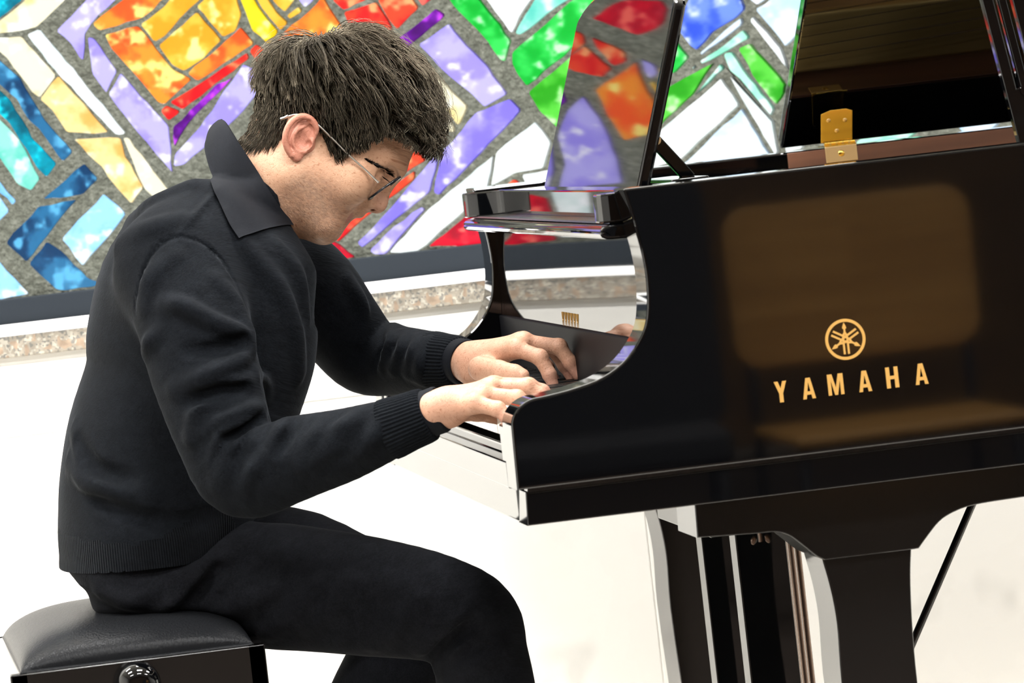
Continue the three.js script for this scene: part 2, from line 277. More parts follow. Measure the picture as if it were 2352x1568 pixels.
{
  const win = group('window_1'); struct(win);
  const outlines = P.map(([k, q], n) => { // chipped edges: each side broken into short uneven runs
    const pts = []; for (let i = 0; i < q.length; i += 2) pts.push([q[i], q[i + 1]]);
    const out = [];
    pts.forEach(([x, y], i) => {
      const [X, Y] = pts[(i + 1) % pts.length], L = Math.hypot(X - x, Y - y), m = Math.max(1, Math.min(6, Math.round(L / 26)));
      const cut = Math.min(0.22, 4 / L);
      for (let s = 0; s < m; s++) {
        let t = s / m; if (s === 0) t = cut;
        const j = s === 0 ? 0.6 : 2.0, w = W2(x + (X - x) * t + (hash(n, i * 31 + s, 5) - 0.5) * 2 * j, y + (Y - y) * t + (hash(n, i * 31 + s, 6) - 0.5) * 2 * j);
        out.push(new THREE.Vector2(w.x, w.y));
      }
      const w = W2(x + (X - x) * (1 - cut), y + (Y - y) * (1 - cut)); out.push(new THREE.Vector2(w.x, w.y));
    });
    if (THREE.ShapeUtils.isClockWise(out)) out.reverse();
    return out;
  });
  const bandTop = at(0, 688, zGlass).y;
  const slab = new THREE.Shape([[wallW.x0, bandTop - 0.05], [wallW.x1, bandTop - 0.05], [wallW.x1, wallW.y1], [wallW.x0, wallW.y1]].map(p => new THREE.Vector2(...p)));
  outlines.forEach(o => slab.holes.push(new THREE.Path(o.slice().reverse())));
  const mg = new THREE.ExtrudeGeometry(slab, { depth: 0.028, bevelEnabled: false }); mg.translate(0, 0, zGlass - 0.028);
  const mortarTex = tex(256, (u, v) => { const n = fbm(u * 24, v * 24, 401, 24, 4), m = vnoise(u * 90, v * 90, 411, 90), g = 66 + 50 * (n - 0.5) + 22 * (m - 0.5); return [g, g + 2, g - 6]; });
  mortarTex.repeat.set(6, 6);
  const mortarBump = tex(256, (u, v) => { const n = 255 * fbm(u * 40, v * 40, 421, 40, 3); return [n, n, n]; }, { srgb: false }); mortarBump.repeat.set(6, 6);
  mesh('mortar', mg, std({ map: mortarTex, bumpMap: mortarBump, bumpScale: 0.003, roughness: 0.95 }), win);
  outlines.forEach((o, n) => {
    const c = o.reduce((a, p) => a.add(p), new THREE.Vector2()).divideScalar(o.length), s = shapeOf(o.map(p => p.clone().sub(c).multiplyScalar(0.996).add(c)));
    const g = new THREE.ExtrudeGeometry(s, { depth: 0.02, bevelEnabled: false }); g.translate(0, 0, zGlass - 0.026);
    const uv = g.attributes.uv, a = hash(n, 3, 77) * 6, b = hash(n, 4, 78) * 6; for (let i = 0; i < uv.count; i++) uv.setXY(i, uv.getX(i) + a, uv.getY(i) + b);
    mesh('pane', g, glassMat[P[n][0]], win);
  });
  // dark metal frame along the foot of the glass and round the opening
  const M2 = phys({ color: lin(0.011, 0.0145, 0.019), roughness: 0.6, specularIntensity: 0.25 });
  const y0 = at(0, 752, zGlass).y - 0.01;
  mesh('frame_rail', box(wallW.x0 - 0.02, wallW.x1 + 0.02, y0, bandTop, zGlass - 0.03, zGlass + 0.022, 0.002), M2, win);
  mesh('frame_head', box(wallW.x0 - 0.02, wallW.x1 + 0.02, wallW.y1 - 0.03, wallW.y1 + 0.02, zGlass - 0.03, zGlass + 0.022, 0.002), M2, win);
  for (const x of [wallW.x0, wallW.x1]) mesh('frame_stile', box(x - 0.025, x + 0.025, y0, wallW.y1, zGlass - 0.03, zGlass + 0.022, 0.002), M2, win);
}
// ---------------------------------------------------------------- the grand piano
M.black = phys({ color: lin(0.0008, 0.0009, 0.0012), roughness: 0.035, ior: 1.5, clearcoat: 0 });
M.satin = phys({ color: lin(0.004, 0.0036, 0.0034), roughness: 0.14, ior: 1.5 });
M.brass = std({ color: lin(0.74, 0.49, 0.10), metalness: 1, roughness: 0.16 });
M.brassDull = std({ color: lin(0.72, 0.55, 0.30), metalness: 1, roughness: 0.38 });
M.goldLeaf = std({ color: lin(0.52, 0.29, 0.07), metalness: 0.2, roughness: 0.5 });
M.plate = std({ color: lin(0.50, 0.36, 0.13), metalness: 0.55, roughness: 0.42 });
M.mahogany = std({ map: woodTex([70, 42, 30], [112, 74, 54], 512, 3, 60), roughness: 0.45 });
M.spruce = std({ map: woodTex([196, 150, 92], [226, 186, 126], 512, 5, 60), roughness: 0.5 });
M.ivory = phys({ color: 0xf3f0e6, roughness: 0.12, ior: 1.5 });
M.ebony = phys({ color: lin(0.006, 0.006, 0.006), roughness: 0.22 });
M.steel = std({ color: lin(0.62, 0.62, 0.62), metalness: 1, roughness: 0.25 });
M.bronze = std({ color: lin(0.17, 0.125, 0.10), metalness: 1, roughness: 0.25 });
M.felt = std({ color: lin(0.35, 0.01, 0.02), roughness: 1 });
const piano = group('grand_piano', 'glossy black grand piano with open lid and gold lettering on its side', 'piano');
const T = 0.080, RT = 0.976, RB = 0.643;                 // thickness of the rim, its top and its lower edge
{
  // side of the case with its arm: traced in the plane of the near side
  const N = (px, py) => { const p = at(px, py, HZ); return new THREE.Vector2(p.x, p.y); };
  const curve = spline2([[1432.5, 436], [1449, 488], [1460, 530], [1473.6, 580], [1483.7, 637], [1486.6, 694.5], [1483, 740], [1471, 775], [1435, 827.5], [1384, 866], [1320, 891], [1256, 908], [1218, 917], [1195, 932], [1179.6, 952.5], [1174, 972]].map(p => N(...p)), 60);
  const side = [...curve, new THREE.Vector2(-0.0069, RB), new THREE.Vector2(0.80, RB), new THREE.Vector2(0.80, RT), new THREE.Vector2(0.158, RT)].map(p => new THREE.Vector2(p.x, p.y));
  const g1 = ext(side, HZ - T, HZ, 0.0035), g2 = ext(side, -HZ, -HZ + T, 0.0035);
  // bent side and tail in plan (x, -z)
  const outer = new THREE.Shape(); const inn = [];
  const O = [[0.78, -HZ], [0.95, -HZ + 0.004], [1.12, -HZ + 0.06], [1.28, -HZ + 0.22], [1.40, -HZ + 0.45], [1.52, -HZ + 0.72], [1.66, -HZ + 0.90], [1.80, -HZ + 1.02], [1.87, -HZ + 1.16], [1.86, HZ - 0.14], [1.80, HZ - 0.03], [1.70, HZ]];
  const oc = new THREE.CatmullRomCurve3(O.map(p => V(p[0], p[1], 0)), false, 'centripetal').getPoints(90);
  const ic = oc.map((p, i) => { const a = oc[Math.max(0, i - 1)], b = oc[Math.min(oc.length - 1, i + 1)], t = b.clone().sub(a).normalize(); return V(p.x - t.y * T, p.y + t.x * T, 0); });
  const rim = [...oc, V(0.78, HZ, 0), V(0.78, HZ - T, 0), ...ic.slice().reverse()];
  const g3 = extUp(rim, RB, RT, 0.0035);
  mesh('rim', [g1, g2, g3], M.black, piano);
  // lower moulding of the case, set back a little, with a sloping fillet above it
  const lowS = [[0.001, 0.600], [0.9, 0.600], [0.9, RB - 0.004], [0.003, RB - 0.004]].map(p => new THREE.Vector2(...p));
  mesh('lower_moulding', ext(lowS, HZ - T, HZ - 0.0055, 0.002), M.black, piano);
  mesh('lower_moulding', ext(lowS, -HZ + 0.0055, -HZ + T, 0.002), M.black, piano);
  const fil = new THREE.ExtrudeGeometry(shapeOf([[-0.03, 0.002], [-0.0015, 0.002], [-0.0022, -0.0005], [-0.0056, -0.0045], [-0.03, -0.0045]].map(p => new THREE.Vector2(...p))), { depth: 0.88, bevelEnabled: false });
  fil.rotateY(-Math.PI / 2); fil.translate(0.885, RB, HZ);
  mesh('fillet', fil, M.black, piano);
  mesh('key_bed', box(0.001, 0.42, 0.600, 0.640, -HZ + 0.07, HZ - 0.07, 0.003), M.black, piano);
  mesh('key_slip', box(-0.006, 0.014, 0.640, 0.672, -HZ + T + 0.001, HZ - T - 0.001, 0.003), M.black, piano);
  mesh('key_strip', box(0.0145, 0.0195, 0.640, 0.684, -HZ + T + 0.001, HZ - T - 0.001, 0.002), M.black, piano);
  mesh('key_rail', box(0.020, 0.30, 0.640, 0.664, -HZ + T + 0.001, HZ - T - 0.001), M.satin, piano);
  for (const s of [-1, 1]) mesh('key_block', box(-0.004, 0.16, 0.66, 0.716, s > 0 ? HZ - T - 0.045 : -HZ + T + 0.001, s > 0 ? HZ - T - 0.001 : -HZ + T + 0.045, 0.004), M.black, piano);
  // keys
  const zR = HZ - T - 0.048, kw = (2 * zR) / 52, y1 = 0.716, x0 = 0.021;
  const wg = box(0, 0.152, -0.026, 0, -kw / 2 + 0.0005, kw / 2 - 0.0005, 0.0012);
  const bg = (() => { const g = ext([[0.052, -0.004], [0.152, -0.004], [0.152, 0.012], [0.060, 0.0115], [0.056, 0.0085]].map(p => new THREE.Vector2(...p)), -0.0048, 0.0048, 0.0012); return g; })();
  for (let k = 0; k < 52; k++) { // from the bass (far side) to the treble
    const m = mesh('white_key', wg, M.ivory, piano); m.position.set(x0, y1, -zR + kw * (k + 0.5));
    const note = (k + 5) % 7; // a b c d e f g, the lowest key is a
    if (k < 51 && ![3, 6].includes(((k + 5) % 7))) { const b = mesh('black_key', bg, M.ebony, piano); b.position.set(x0, y1, -zR + kw * (k + 1)); }
  }
  mesh('key_felt', box(0.174, 0.177, 0.70, 0.7175, -zR, zR), M.felt, piano);
  // fallboard: tall polished board behind the keys, leaning back a little, with a rolled lip on top
  const fx = 0.176, fy0 = 0.722, fy1 = 0.918, lean = 0.006;
  mesh('name_board', box(fx - 0.003, fx + 0.016, fy0, 0.794, -HZ + T + 0.002, HZ - T - 0.002, 0.002), phys({ color: lin(0.003, 0.003, 0.004), roughness: 0.5, specularIntensity: 0.08 }), piano);
  mesh('fallboard', ext([[fx, fy0 + 0.04], [fx + 0.02, fy0 + 0.04], [fx + 0.024 + lean, fy1], [fx + lean, fy1], [fx + lean * 0.5, (fy0 + fy1) / 2]].map(p => new THREE.Vector2(...p)), -HZ + T + 0.002, HZ - T - 0.002, 0.0015), M.black, piano);
  // the row of fine gold letters on the fallboard, seen almost edge-on
  const fineL = group('fallboard_lettering', null, null, piano);
  for (let i = 0; i < 6; i++) { const m = mesh('letter', mergeGeometries([box(fx + 0.0014, fx + 0.0026, 0.794, 0.812, -0.0052, -0.0042), box(fx + 0.0014, fx + 0.0026, 0.794, 0.812, 0.0042, 0.0052), box(fx + 0.0014, fx + 0.0026, 0.801, 0.8025, -0.0045, 0.0045)]), M.goldLeaf, fineL); m.position.z = 0.085 - i * 0.025; }
  const lipS = new THREE.Shape(); // rounded lip, long in z
  const lp = [[0.205, 0.936], [0.150, 0.9345], [0.142, 0.933], [0.1375, 0.9295], [0.1365, 0.9275], [0.1385, 0.9262], [0.1362, 0.9245], [0.1378, 0.9205], [0.143, 0.9178], [0.150, 0.917], [0.205, 0.9155]].map(p => new THREE.Vector2(...p));
  const lipZ = HZ - T - 0.004;
  mesh('fallboard_lip', ext(lp, -lipZ, lipZ, 0.0035), M.black, piano);
  // rail in front of the music desk: straight in the middle, standing forward in rounded ends
  const zE = HZ - T - 0.004, plan = [];
  const fr = z => 0.138 + 0.046 * sstep(0.588, 0.552, Math.abs(z));
  plan.push(V(0.24, -zE, 0), V(0.150, -zE, 0), V(0.142, -zE + 0.004, 0), V(0.138, -zE + 0.012, 0));
  for (let i = 0; i <= 260; i++) { const z = lerp(-zE + 0.02, zE - 0.02, i / 260); plan.push(V(fr(z), z, 0)); }
  plan.push(V(0.138, zE - 0.012, 0), V(0.142, zE - 0.004, 0), V(0.150, zE, 0), V(0.24, zE, 0));
  mesh('music_rail', extUp(plan, 0.9365, 0.971, 0.0025), M.black, piano);
  mesh('music_shelf', box(0.232, 0.42, 0.945, 0.962, -HZ + T + 0.004, HZ - T - 0.004, 0.002), M.black, piano);
  mesh('name_felt', box(0.15, 0.22, 0.9352, 0.9375, -zE + 0.01, zE - 0.01), M.ebony, piano);
}
{ // music desk: a board with sweeping shoulders, leaning back on a strut
  const d = group('music_desk', null, null, piano);
  const bx = 0.222, by = 0.9655, tilt = Math.atan2(0.070, 0.2165);
  d.position.set(bx, by, 0); d.rotation.z = -tilt;
  const half = [[0.395, 0], [0.395, 0.224], [0.392, 0.236], [0.372, 0.246], [0.33, 0.257], [0.26, 0.268], [0.16, 0.276], [0, 0.279]];
  const r = spline2(half.slice(1).map(p => new THREE.Vector2(...p)), 24);
  const pts = [new THREE.Vector2(-0.395, 0), new THREE.Vector2(0.395, 0), ...r, ...r.slice(0, -1).reverse().map(p => ({ x: -p.x, y: p.y }))];
  const g = ext(pts, 0, 0.016, 0.0045); g.rotateY(Math.PI / 2); g.translate(0, 0, 0);   // shape x -> -z, depth -> x
  mesh('board', g, M.black, d);
  const s = group('strut', null, null, piano);
  const a = at(1503, 322, 0.30), b = at(1585, 410, 0.30);
  const bar = box(-0.008, 0.008, 0, a.distanceTo(b), -0.006, 0.006, 0.002);
  bar.applyQuaternion(new THREE.Quaternion().setFromUnitVectors(V(0, 1, 0), b.clone().sub(a).normalize())); bar.translate(a.x, a.y, a.z);
  mesh('strut_bar', bar, M.black, s);
  const kn = cyl(V(a.x, a.y, a.z + 0.004), V(a.x, a.y, a.z + 0.014), 0.0062); mesh('brass_pivot', kn, M.brassDull, s);
  mesh('stop_block', box(0.262, 0.31, 0.962, 0.975, 0.16, 0.42, 0.002), M.black, piano);
}
{ // inside: iron plate, soundboard, strings, wooden lining of the far rim
  const ins = group('interior', null, null, piano);
  mesh('soundboard', box(0.45, 1.68, 0.80, 0.81, -HZ + T, 0.2), M.spruce, ins);
  mesh('iron_plate', [box(0.42, 0.56, 0.895, 0.915, -HZ + T + 0.01, HZ - T - 0.01, 0.006), box(0.56, 1.1, 0.885, 0.905, 0.35, HZ - T - 0.01, 0.006), box(0.56, 1.6, 0.885, 0.905, -HZ + T + 0.01, -HZ + T + 0.1, 0.006),
    ...[-0.28, 0.02, 0.24].map((z, i) => box(0.55, 1.5 - 0.25 * i, 0.89, 0.93, z - 0.014, z + 0.014, 0.006))], M.plate, ins);
  const sg = []; for (let i = 0; i < 70; i++) { const z = -0.6 + i * 0.0165; sg.push(cyl(V(0.5, 0.925, z), V(1.55 - 0.011 * i, 0.90, z + 0.05), 0.0008, 0.0008, 5)); }
  mesh('strings', sg, M.bronze, ins).userData.kind = 'stuff';
  mesh('pin_block', box(0.30, 0.42, 0.88, 0.93, -HZ + T + 0.005, HZ - T - 0.005, 0.003), M.black, ins);
  const xl = at(1809, 365, -HZ + T).x;
  mesh('wood_lining', box(xl, 1.68, 0.80, RT - 0.0015, -HZ + T - 0.004, -HZ + T + 0.003, 0.001), M.mahogany, ins);
  mesh('wood_lining', box(xl, 0.80, 0.80, RT - 0.004, HZ - T - 0.003, HZ - T + 0.004, 0.001), M.mahogany, ins);
  mesh('damper_rail', box(0.56, 0.62, 0.93, 0.955, -0.5, 0.5, 0.003), M.black, ins);
}
{ // lid, hinge and prop
  const lid = group('lid', null, null, piano);
  const hx = at(1795, 345, -HZ + 0.01).x, ang = Math.atan2(0.2066, 0.30);
  lid.position.set(0, RT + 0.0045, -HZ + 0.006); lid.rotation.x = -ang;   // local z runs from the hinge up towards the near side
  const O = [[hx, 0], [hx, -1.40], [0.98, -1.40], [1.12, -1.33], [1.28, -1.17], [1.40, -0.95], [1.52, -0.68], [1.66, -0.50], [1.80, -0.38], [1.87, -0.24], [1.86, -0.10], [1.80, 0]].map(p => new THREE.Vector2(...p));
  mesh('lid_board', extUp(O, 0.0, 0.020, 0.003), M.black, lid);
  mesh('folded_flap', box(hx + 0.006, hx + 0.42, 0.022, 0.040, 0.01, 1.38, 0.004), M.black, lid);
  // hinge
  const h = group('hinge', null, null, piano), p = at(1932, 352, -HZ + T + 0.003), hw = 0.023;
  mesh('rim_plate', box(p.x - hw, p.x + hw, RT - 0.022, RT + 0.001, -HZ + T + 0.003, -HZ + T + 0.0055, 0.0008), M.brassDull, h);
  const sc = new THREE.LatheGeometry([[0, 0.0015], [0.0035, 0.0012], [0.0045, 0]].map(q => new THREE.Vector2(...q)), 20); sc.rotateX(Math.PI / 2); sc.translate(p.x, RT - 0.010, -HZ + T + 0.0055);
  mesh('screw', sc, M.brass, h);
  mesh('rim_leaf', box(p.x - hw, p.x + hw, RT + 0.001, RT + 0.003, -HZ + T - 0.045, -HZ + T + 0.0055, 0.0008), M.brass, h);
  const kx = 5; for (let i = 0; i < kx; i++) mesh('knuckle', cyl(V(p.x - hw + i * 2 * hw / kx + 0.0004, RT + 0.0055, -HZ + T - 0.002), V(p.x - hw + (i + 1) * 2 * hw / kx - 0.0004, RT + 0.0055, -HZ + T - 0.002), 0.0035, 0.0035, 16), M.brass, h);
  const leaf = ext([[-hw, 0], [hw, 0], [hw, 0.048], [hw * 0.6, 0.052], [-hw * 0.4, 0.052], [-hw, 0.047]].map(q => new THREE.Vector2(...q)), 0, 0.0022, 0.0006);
  leaf.rotateX(0.50); leaf.translate(p.x - 0.004, RT + 0.008, -HZ + T - 0.002);
  mesh('lid_leaf', leaf, M.brass, h);
  for (const [sx, sy] of [[-0.012, 0.036], [0.012, 0.034], [0, 0.018]]) { const q = new THREE.SphereGeometry(0.0032, 14, 8); q.scale(1, 1, 0.4); q.translate(sx, sy, 0.0024); q.rotateX(0.50); q.translate(p.x - 0.004, RT + 0.008, -HZ + T - 0.002); mesh('screw', q, M.brassDull, h); }
  // prop: a broad slotted stick with a short second prop lying against it
  const pr = group('lid_prop', null, null, piano);
  const b0 = at(2336, 322, HZ - T - 0.02), b1 = at(2252, 0, HZ - T - 0.035), dir = b1.clone().sub(b0).normalize();
  pr.position.copy(b0); pr.quaternion.setFromUnitVectors(V(0, 1, 0), dir);
  const fr = new THREE.Shape([[0, -0.03], [0.072, -0.03], [0.072, 0.82], [0, 0.82]].map(q => new THREE.Vector2(...q)));
  const slot = (x0, x1, y0, y1) => { const s = new THREE.Path(); s.moveTo(x0, y0); s.lineTo(x1, y0); s.lineTo(x1, y1 - (x1 - x0) / 2); s.absarc((x0 + x1) / 2, y1 - (x1 - x0) / 2, (x1 - x0) / 2, 0, Math.PI); s.lineTo(x0, y0); fr.holes.push(s); };
  slot(0.014, 0.036, 0.06, 0.182);
  const g = new THREE.ExtrudeGeometry(fr, { depth: 0.012, bevelEnabled: true, bevelSize: 0.0018, bevelThickness: 0.0018, bevelOffset: -0.0018, bevelSegments: 3, curveSegments: 14 }); g.translate(0, 0, -0.006);
  mesh('main_prop', g, M.black, pr);
  mesh('short_prop', box(0.019, 0.031, 0.006, 0.178, -0.008, 0.005, 0.003), M.black, pr);
  mesh('prop_pivot', cyl(V(0.025, 0.055, -0.006), V(0.025, 0.055, 0.010), 0.008), M.black, pr);
  mesh('prop_socket', box(b0.x - 0.01, b0.x + 0.09, RT - 0.014, RT - 0.003, HZ - T - 0.034, HZ - T - 0.004, 0.001), M.brass, piano);
}
{ // lettering and emblem inlaid in the near side
  const em = group('emblem', null, null, piano), z = HZ - 0.0002, dz = 0.0009;
  const N = (px, py) => at(px, py, HZ), c = N(1941.5, 779), R = N(1941.5 + 46, 779 - 5.3).distanceTo(c);
  em.position.set(c.x, c.y, z);
  let lift = 0; const flat = s => new THREE.ExtrudeGeometry(s, { depth: dz + (lift += 0.00002) % 0.0004, bevelEnabled: false, curveSegments: 40 });
  const ring = new THREE.Shape(); ring.absarc(0, 0, R, 0, Math.PI * 2); const hole = new THREE.Path(); hole.absarc(0, 0, R * 0.855, 0, Math.PI * 2, true); ring.holes.push(hole);
  mesh('ring', flat(ring), M.goldLeaf, em);
  const forks = [];
  for (let k = 0; k < 3; k++) { // three crossed tuning forks: twin tines to one side, pointed stem to the other
    const a = k * Math.PI * 2 / 3, c0 = Math.cos(a), s0 = Math.sin(a);
    const rot = pts => shapeOf(pts.map(([x, y]) => ({ x: (x * c0 - y * s0) * R, y: (x * s0 + y * c0) * R })));
    for (const s of [-1, 1]) forks.push(flat(rot([[s * 0.055, -0.72], [s * 0.155, -0.72], [s * 0.155, -0.02], [s * 0.10, 0.12], [s * 0.055, 0.06]])));
    forks.push(flat(rot([[-0.155, -0.02], [-0.055, -0.02], [-0.05, 0.12], [0, 0.24], [0.05, 0.12], [0.055, -0.02], [0.155, -0.02], [0.14, 0.2], [0.05, 0.36], [0.045, 0.5], [0.10, 0.54], [0.085, 0.64], [0, 0.83], [-0.085, 0.64], [-0.10, 0.54], [-0.045, 0.5], [-0.05, 0.36], [-0.14, 0.2]])));
  }
  mesh('crossed_forks', forks, M.goldLeaf, em);
  // letters drawn as strokes
  const H = N(1960, 908).distanceTo(N(1955, 860)) * 1.0;   // letter height
  const Q = { Y: { w: 0.60, p: [[[0, 1], [0.19, 1], [0.30, 0.66], [0.41, 1], [0.60, 1], [0.395, 0.42], [0.395, 0], [0.205, 0], [0.205, 0.42]]] },
    A: { w: 0.62, p: [[[0, 0], [0.17, 0], [0.20, 0.20], [0.42, 0.20], [0.45, 0], [0.62, 0], [0.42, 1], [0.20, 1]]], h: [[[0.235, 0.36], [0.31, 0.80], [0.385, 0.36]]] },
    M: { w: 0.76, p: [[[0, 0], [0.16, 0], [0.16, 0.70], [0.31, 0], [0.45, 0], [0.60, 0.70], [0.60, 0], [0.76, 0], [0.76, 1], [0.53, 1], [0.38, 0.34], [0.23, 1], [0, 1]]] },
    H: { w: 0.60, p: [[[0, 0], [0.19, 0], [0.19, 0.42], [0.41, 0.42], [0.41, 0], [0.60, 0], [0.60, 1], [0.41, 1], [0.41, 0.58], [0.19, 0.58], [0.19, 1], [0, 1]]] } };
  const L = group('lettering', null, null, piano);
  [['Y', 1793.5, 899.5], ['A', 1857, 891.5], ['M', 1919, 882.5], ['A', 1986, 875], ['H', 2049, 866.5], ['A', 2115.5, 858.5]].forEach(([ch, px, py]) => {
    const q = Q[ch], p = N(px, py), g = q.p.map((o, i) => { const s = shapeOf(o.map(([x, y]) => ({ x: (x - q.w / 2) * H, y: (y - 0.5) * H }))); (q.h || []).forEach(hh => s.holes.push(new THREE.Path(hh.map(([x, y]) => new THREE.Vector2((x - q.w / 2) * H, (y - 0.5) * H))))); return flat(s); });
    const m = mesh('letter', g[0], M.goldLeaf, L); m.position.set(p.x, p.y, z);
  });
}
{ // legs, lyre with pedal rods and brace
  const N = z => (px, py) => { const p = at(px, py, z); return new THREE.Vector2(p.x, p.y); };
  const zf = 0.64, q = N(zf);
  const arch = [...spline2([[1602, 1235], [1730, 1226], [1785, 1222], [1813, 1230], [1841, 1250], [1877, 1278], [1894, 1286]].map(p => q(...p)), 24), q(2101, 1261), ...spline2([[2111, 1259], [2129, 1234], [2162, 1194], [2202, 1171], [2241, 1159], [2352, 1141]].map(p => q(...p)), 24)];
  const lx1 = arch[arch.length - 1].x, low = arch[arch.length - 1].y;
  const block = [...arch, new THREE.Vector2(lx1 + 0.35, low), new THREE.Vector2(lx1 + 0.35, 0.6005), new THREE.Vector2(q(1597, 1165).x, 0.6005)].map(p => new THREE.Vector2(p.x, Math.min(p.y, 0.6005)));
  const thick = 0.135;
  const legShape = (L, Rr) => { // half outlines from the top down to the floor
    const a = spline2(L, 20), b = spline2(Rr, 20); return [...a, ...b.slice().reverse()].map(p => new THREE.Vector2(p.x, p.y)); };
  const v2 = (x, y) => new THREE.Vector2(x, y);
  const leg = legShape([q(1893, 1284), q(1913, 1355), q(1927, 1430), q(1938, 1568), v2(0.370, 0.16), v2(0.366, 0.07)], [q(2099, 1256), q(2097, 1320), q(2101, 1430), q(2113, 1568), v2(0.462, 0.16), v2(0.466, 0.07)]);
  const caster = (x, z) => { const c = group('caster', null, null, piano); mesh('fork', box(x - 0.016, x + 0.016, 0.03, 0.07, z - 0.02, z + 0.02, 0.003), M.brass, c); const w = new THREE.CylinderGeometry(0.03, 0.03, 0.022, 28); w.rotateX(Math.PI / 2); w.translate(x, 0.030, z); mesh('wheel', w, M.brass, c); };
  const legGroup = (z1, dx) => { const g = group('leg', null, null, piano);
    const bl = ext(block, z1 - thick, z1, 0.002); bl.translate(dx, 0, 0); mesh('leg_block', bl, M.satin, g);
    const l = ext(leg, z1 - 0.012 - 0.115, z1 - 0.012, 0.002); l.translate(dx, 0, 0); mesh('leg_post', l, M.satin, g); };
  legGroup(zf, 0); caster(0.416, zf - 0.07);
  legGroup(-0.50, -0.012); caster(0.404, -0.57);
  { const g = group('leg', null, null, piano); const tl = [[1.50, 0.6], [1.62, 0.6], [1.60, 0.4], [1.60, 0.07], [1.52, 0.07], [1.52, 0.4]].map(p => v2(...p)); mesh('leg_post', ext(tl, -0.42, -0.30, 0.002), M.satin, g); caster(1.56, -0.36); mesh('bottom_beam', box(0.42, 1.6, 0.66, 0.74, -0.4, -0.3), M.mahogany, piano); }
  const ly = group('pedal_lyre', null, null, piano);
  const lx0 = at(1613, 1240, -0.13).x, wcol = 0.064;
  for (const z of [-0.13, 0.13]) mesh('lyre_column', box(lx0 - 0.001, lx0 + wcol, 0.10, 0.52, z - 0.045, z, 0.002), M.black, ly);
  mesh('lyre_head', box(lx0 - 0.045, lx0 + 0.11, 0.515, 0.600, -0.20, 0.20, 0.003), M.satin, ly);
  mesh('pedal_box', box(lx0 - 0.02, lx0 + 0.10, 0.05, 0.105, -0.17, 0.17, 0.004), M.black, ly);
  for (const z of [-0.055, -0.008, 0.039]) { const x = at(1806, 1300, -0.055).x; mesh('pedal_rod', cyl(V(x, 0.06, z), V(x, 0.60, z), 0.0042), M.bronze, ly); }
  for (const z of [-0.06, 0, 0.06]) mesh('pedal', box(lx0 - 0.13, lx0, 0.052, 0.062, z - 0.02, z + 0.02, 0.004), M.brass, ly);
  for (const z of [-0.02, 0.10]) { const a = at(2230, 1165, z), b = at(2105, 1455, z), d = b.clone().sub(a); mesh('brace_rod', cyl(a.clone().addScaledVector(d, -0.6), a.clone().addScaledVector(d, 1.75), 0.0052), z < 0 ? M.black : M.black, ly); break; }
  // wing screw under the leg block
  const w = at(1747, 1236, 0.57), wn = group('wing_screw', null, null, piano);
  mesh('stem', cyl(V(w.x, w.y + 0.012, w.z), V(w.x, w.y - 0.004, w.z), 0.003), M.bronze, wn);
  for (const s of [-1, 1]) { const e = new THREE.SphereGeometry(1, 12, 8); e.scale(0.0035, 0.0058, 0.0015); e.rotateZ(s * 0.3); e.translate(w.x + s * 0.0085, w.y - 0.001, w.z); mesh('wing', e, M.bronze, wn); }
}
// ---------------------------------------------------------------- audience chairs in front of the piano, mirrored in its side
{
  const shell = std({ map: woodTex([150, 106, 50], [200, 152, 84], 256, 9), roughness: 0.4 }), pad = std({ color: lin(0.012, 0.012, 0.014), roughness: 0.85 }), tubeM = std({ color: lin(0.05, 0.05, 0.055), metalness: 0.8, roughness: 0.4 });
  const make = (name, x, z, padded, label, turn = 0) => {
    const c = group(name, label, 'chair'); c.position.set(x, 0.0105, z); c.rotation.y = turn; c.userData.group = 'audience chairs';
    mesh('seat', box(-0.21, 0.21, 0.43, padded ? 0.48 : 0.45, -0.21, 0.20, 0.012), padded ? pad : shell, c);
    const s = new THREE.Shape(); const w = padded ? 0.235 : 0.228, y0 = padded ? 0.46 : 0.555, y1 = padded ? 0.92 : 0.845, r = 0.05; s.moveTo(-w + r, y0); s.lineTo(w - r, y0); s.absarc(w - r, y0 + r, r, -Math.PI / 2, 0); s.lineTo(w, y1 - r); s.absarc(w - r, y1 - r, r, 0, Math.PI / 2); s.lineTo(-w + r, y1); s.absarc(-w + r, y1 - r, r, Math.PI / 2, Math.PI); s.lineTo(-w, y0 + r); s.absarc(-w + r, y0 + r, r, Math.PI, Math.PI * 1.5);
    const g = ext(s, 0.19, padded ? 0.235 : 0.205, 0.004); mesh('backrest', g, padded ? pad : shell, c);
    for (const sx of [-1, 1]) { mesh('leg', cyl(V(sx * 0.2, 0, -0.2), V(sx * 0.19, 0.44, -0.17), 0.011), tubeM, c); mesh('leg', tube([V(sx * 0.2, 0, 0.25), V(sx * 0.2, 0.3, 0.21), V(sx * 0.2, 0.5, 0.2), V(sx * 0.2, 0.72, 0.21)], 0.011, 16, 8), tubeM, c); }
  };
  make('wooden_chair', 1.08, 3.8, false, 'wooden shell chair standing between two black padded chairs, facing the piano');
  make('padded_chair', 0.56, 3.75, true, 'black padded chair facing the piano, nearest to the pianist', 0.1);
  make('padded_chair', 1.66, 3.7, true, 'black padded chair facing the piano, on the piano tail side', -0.12);
}
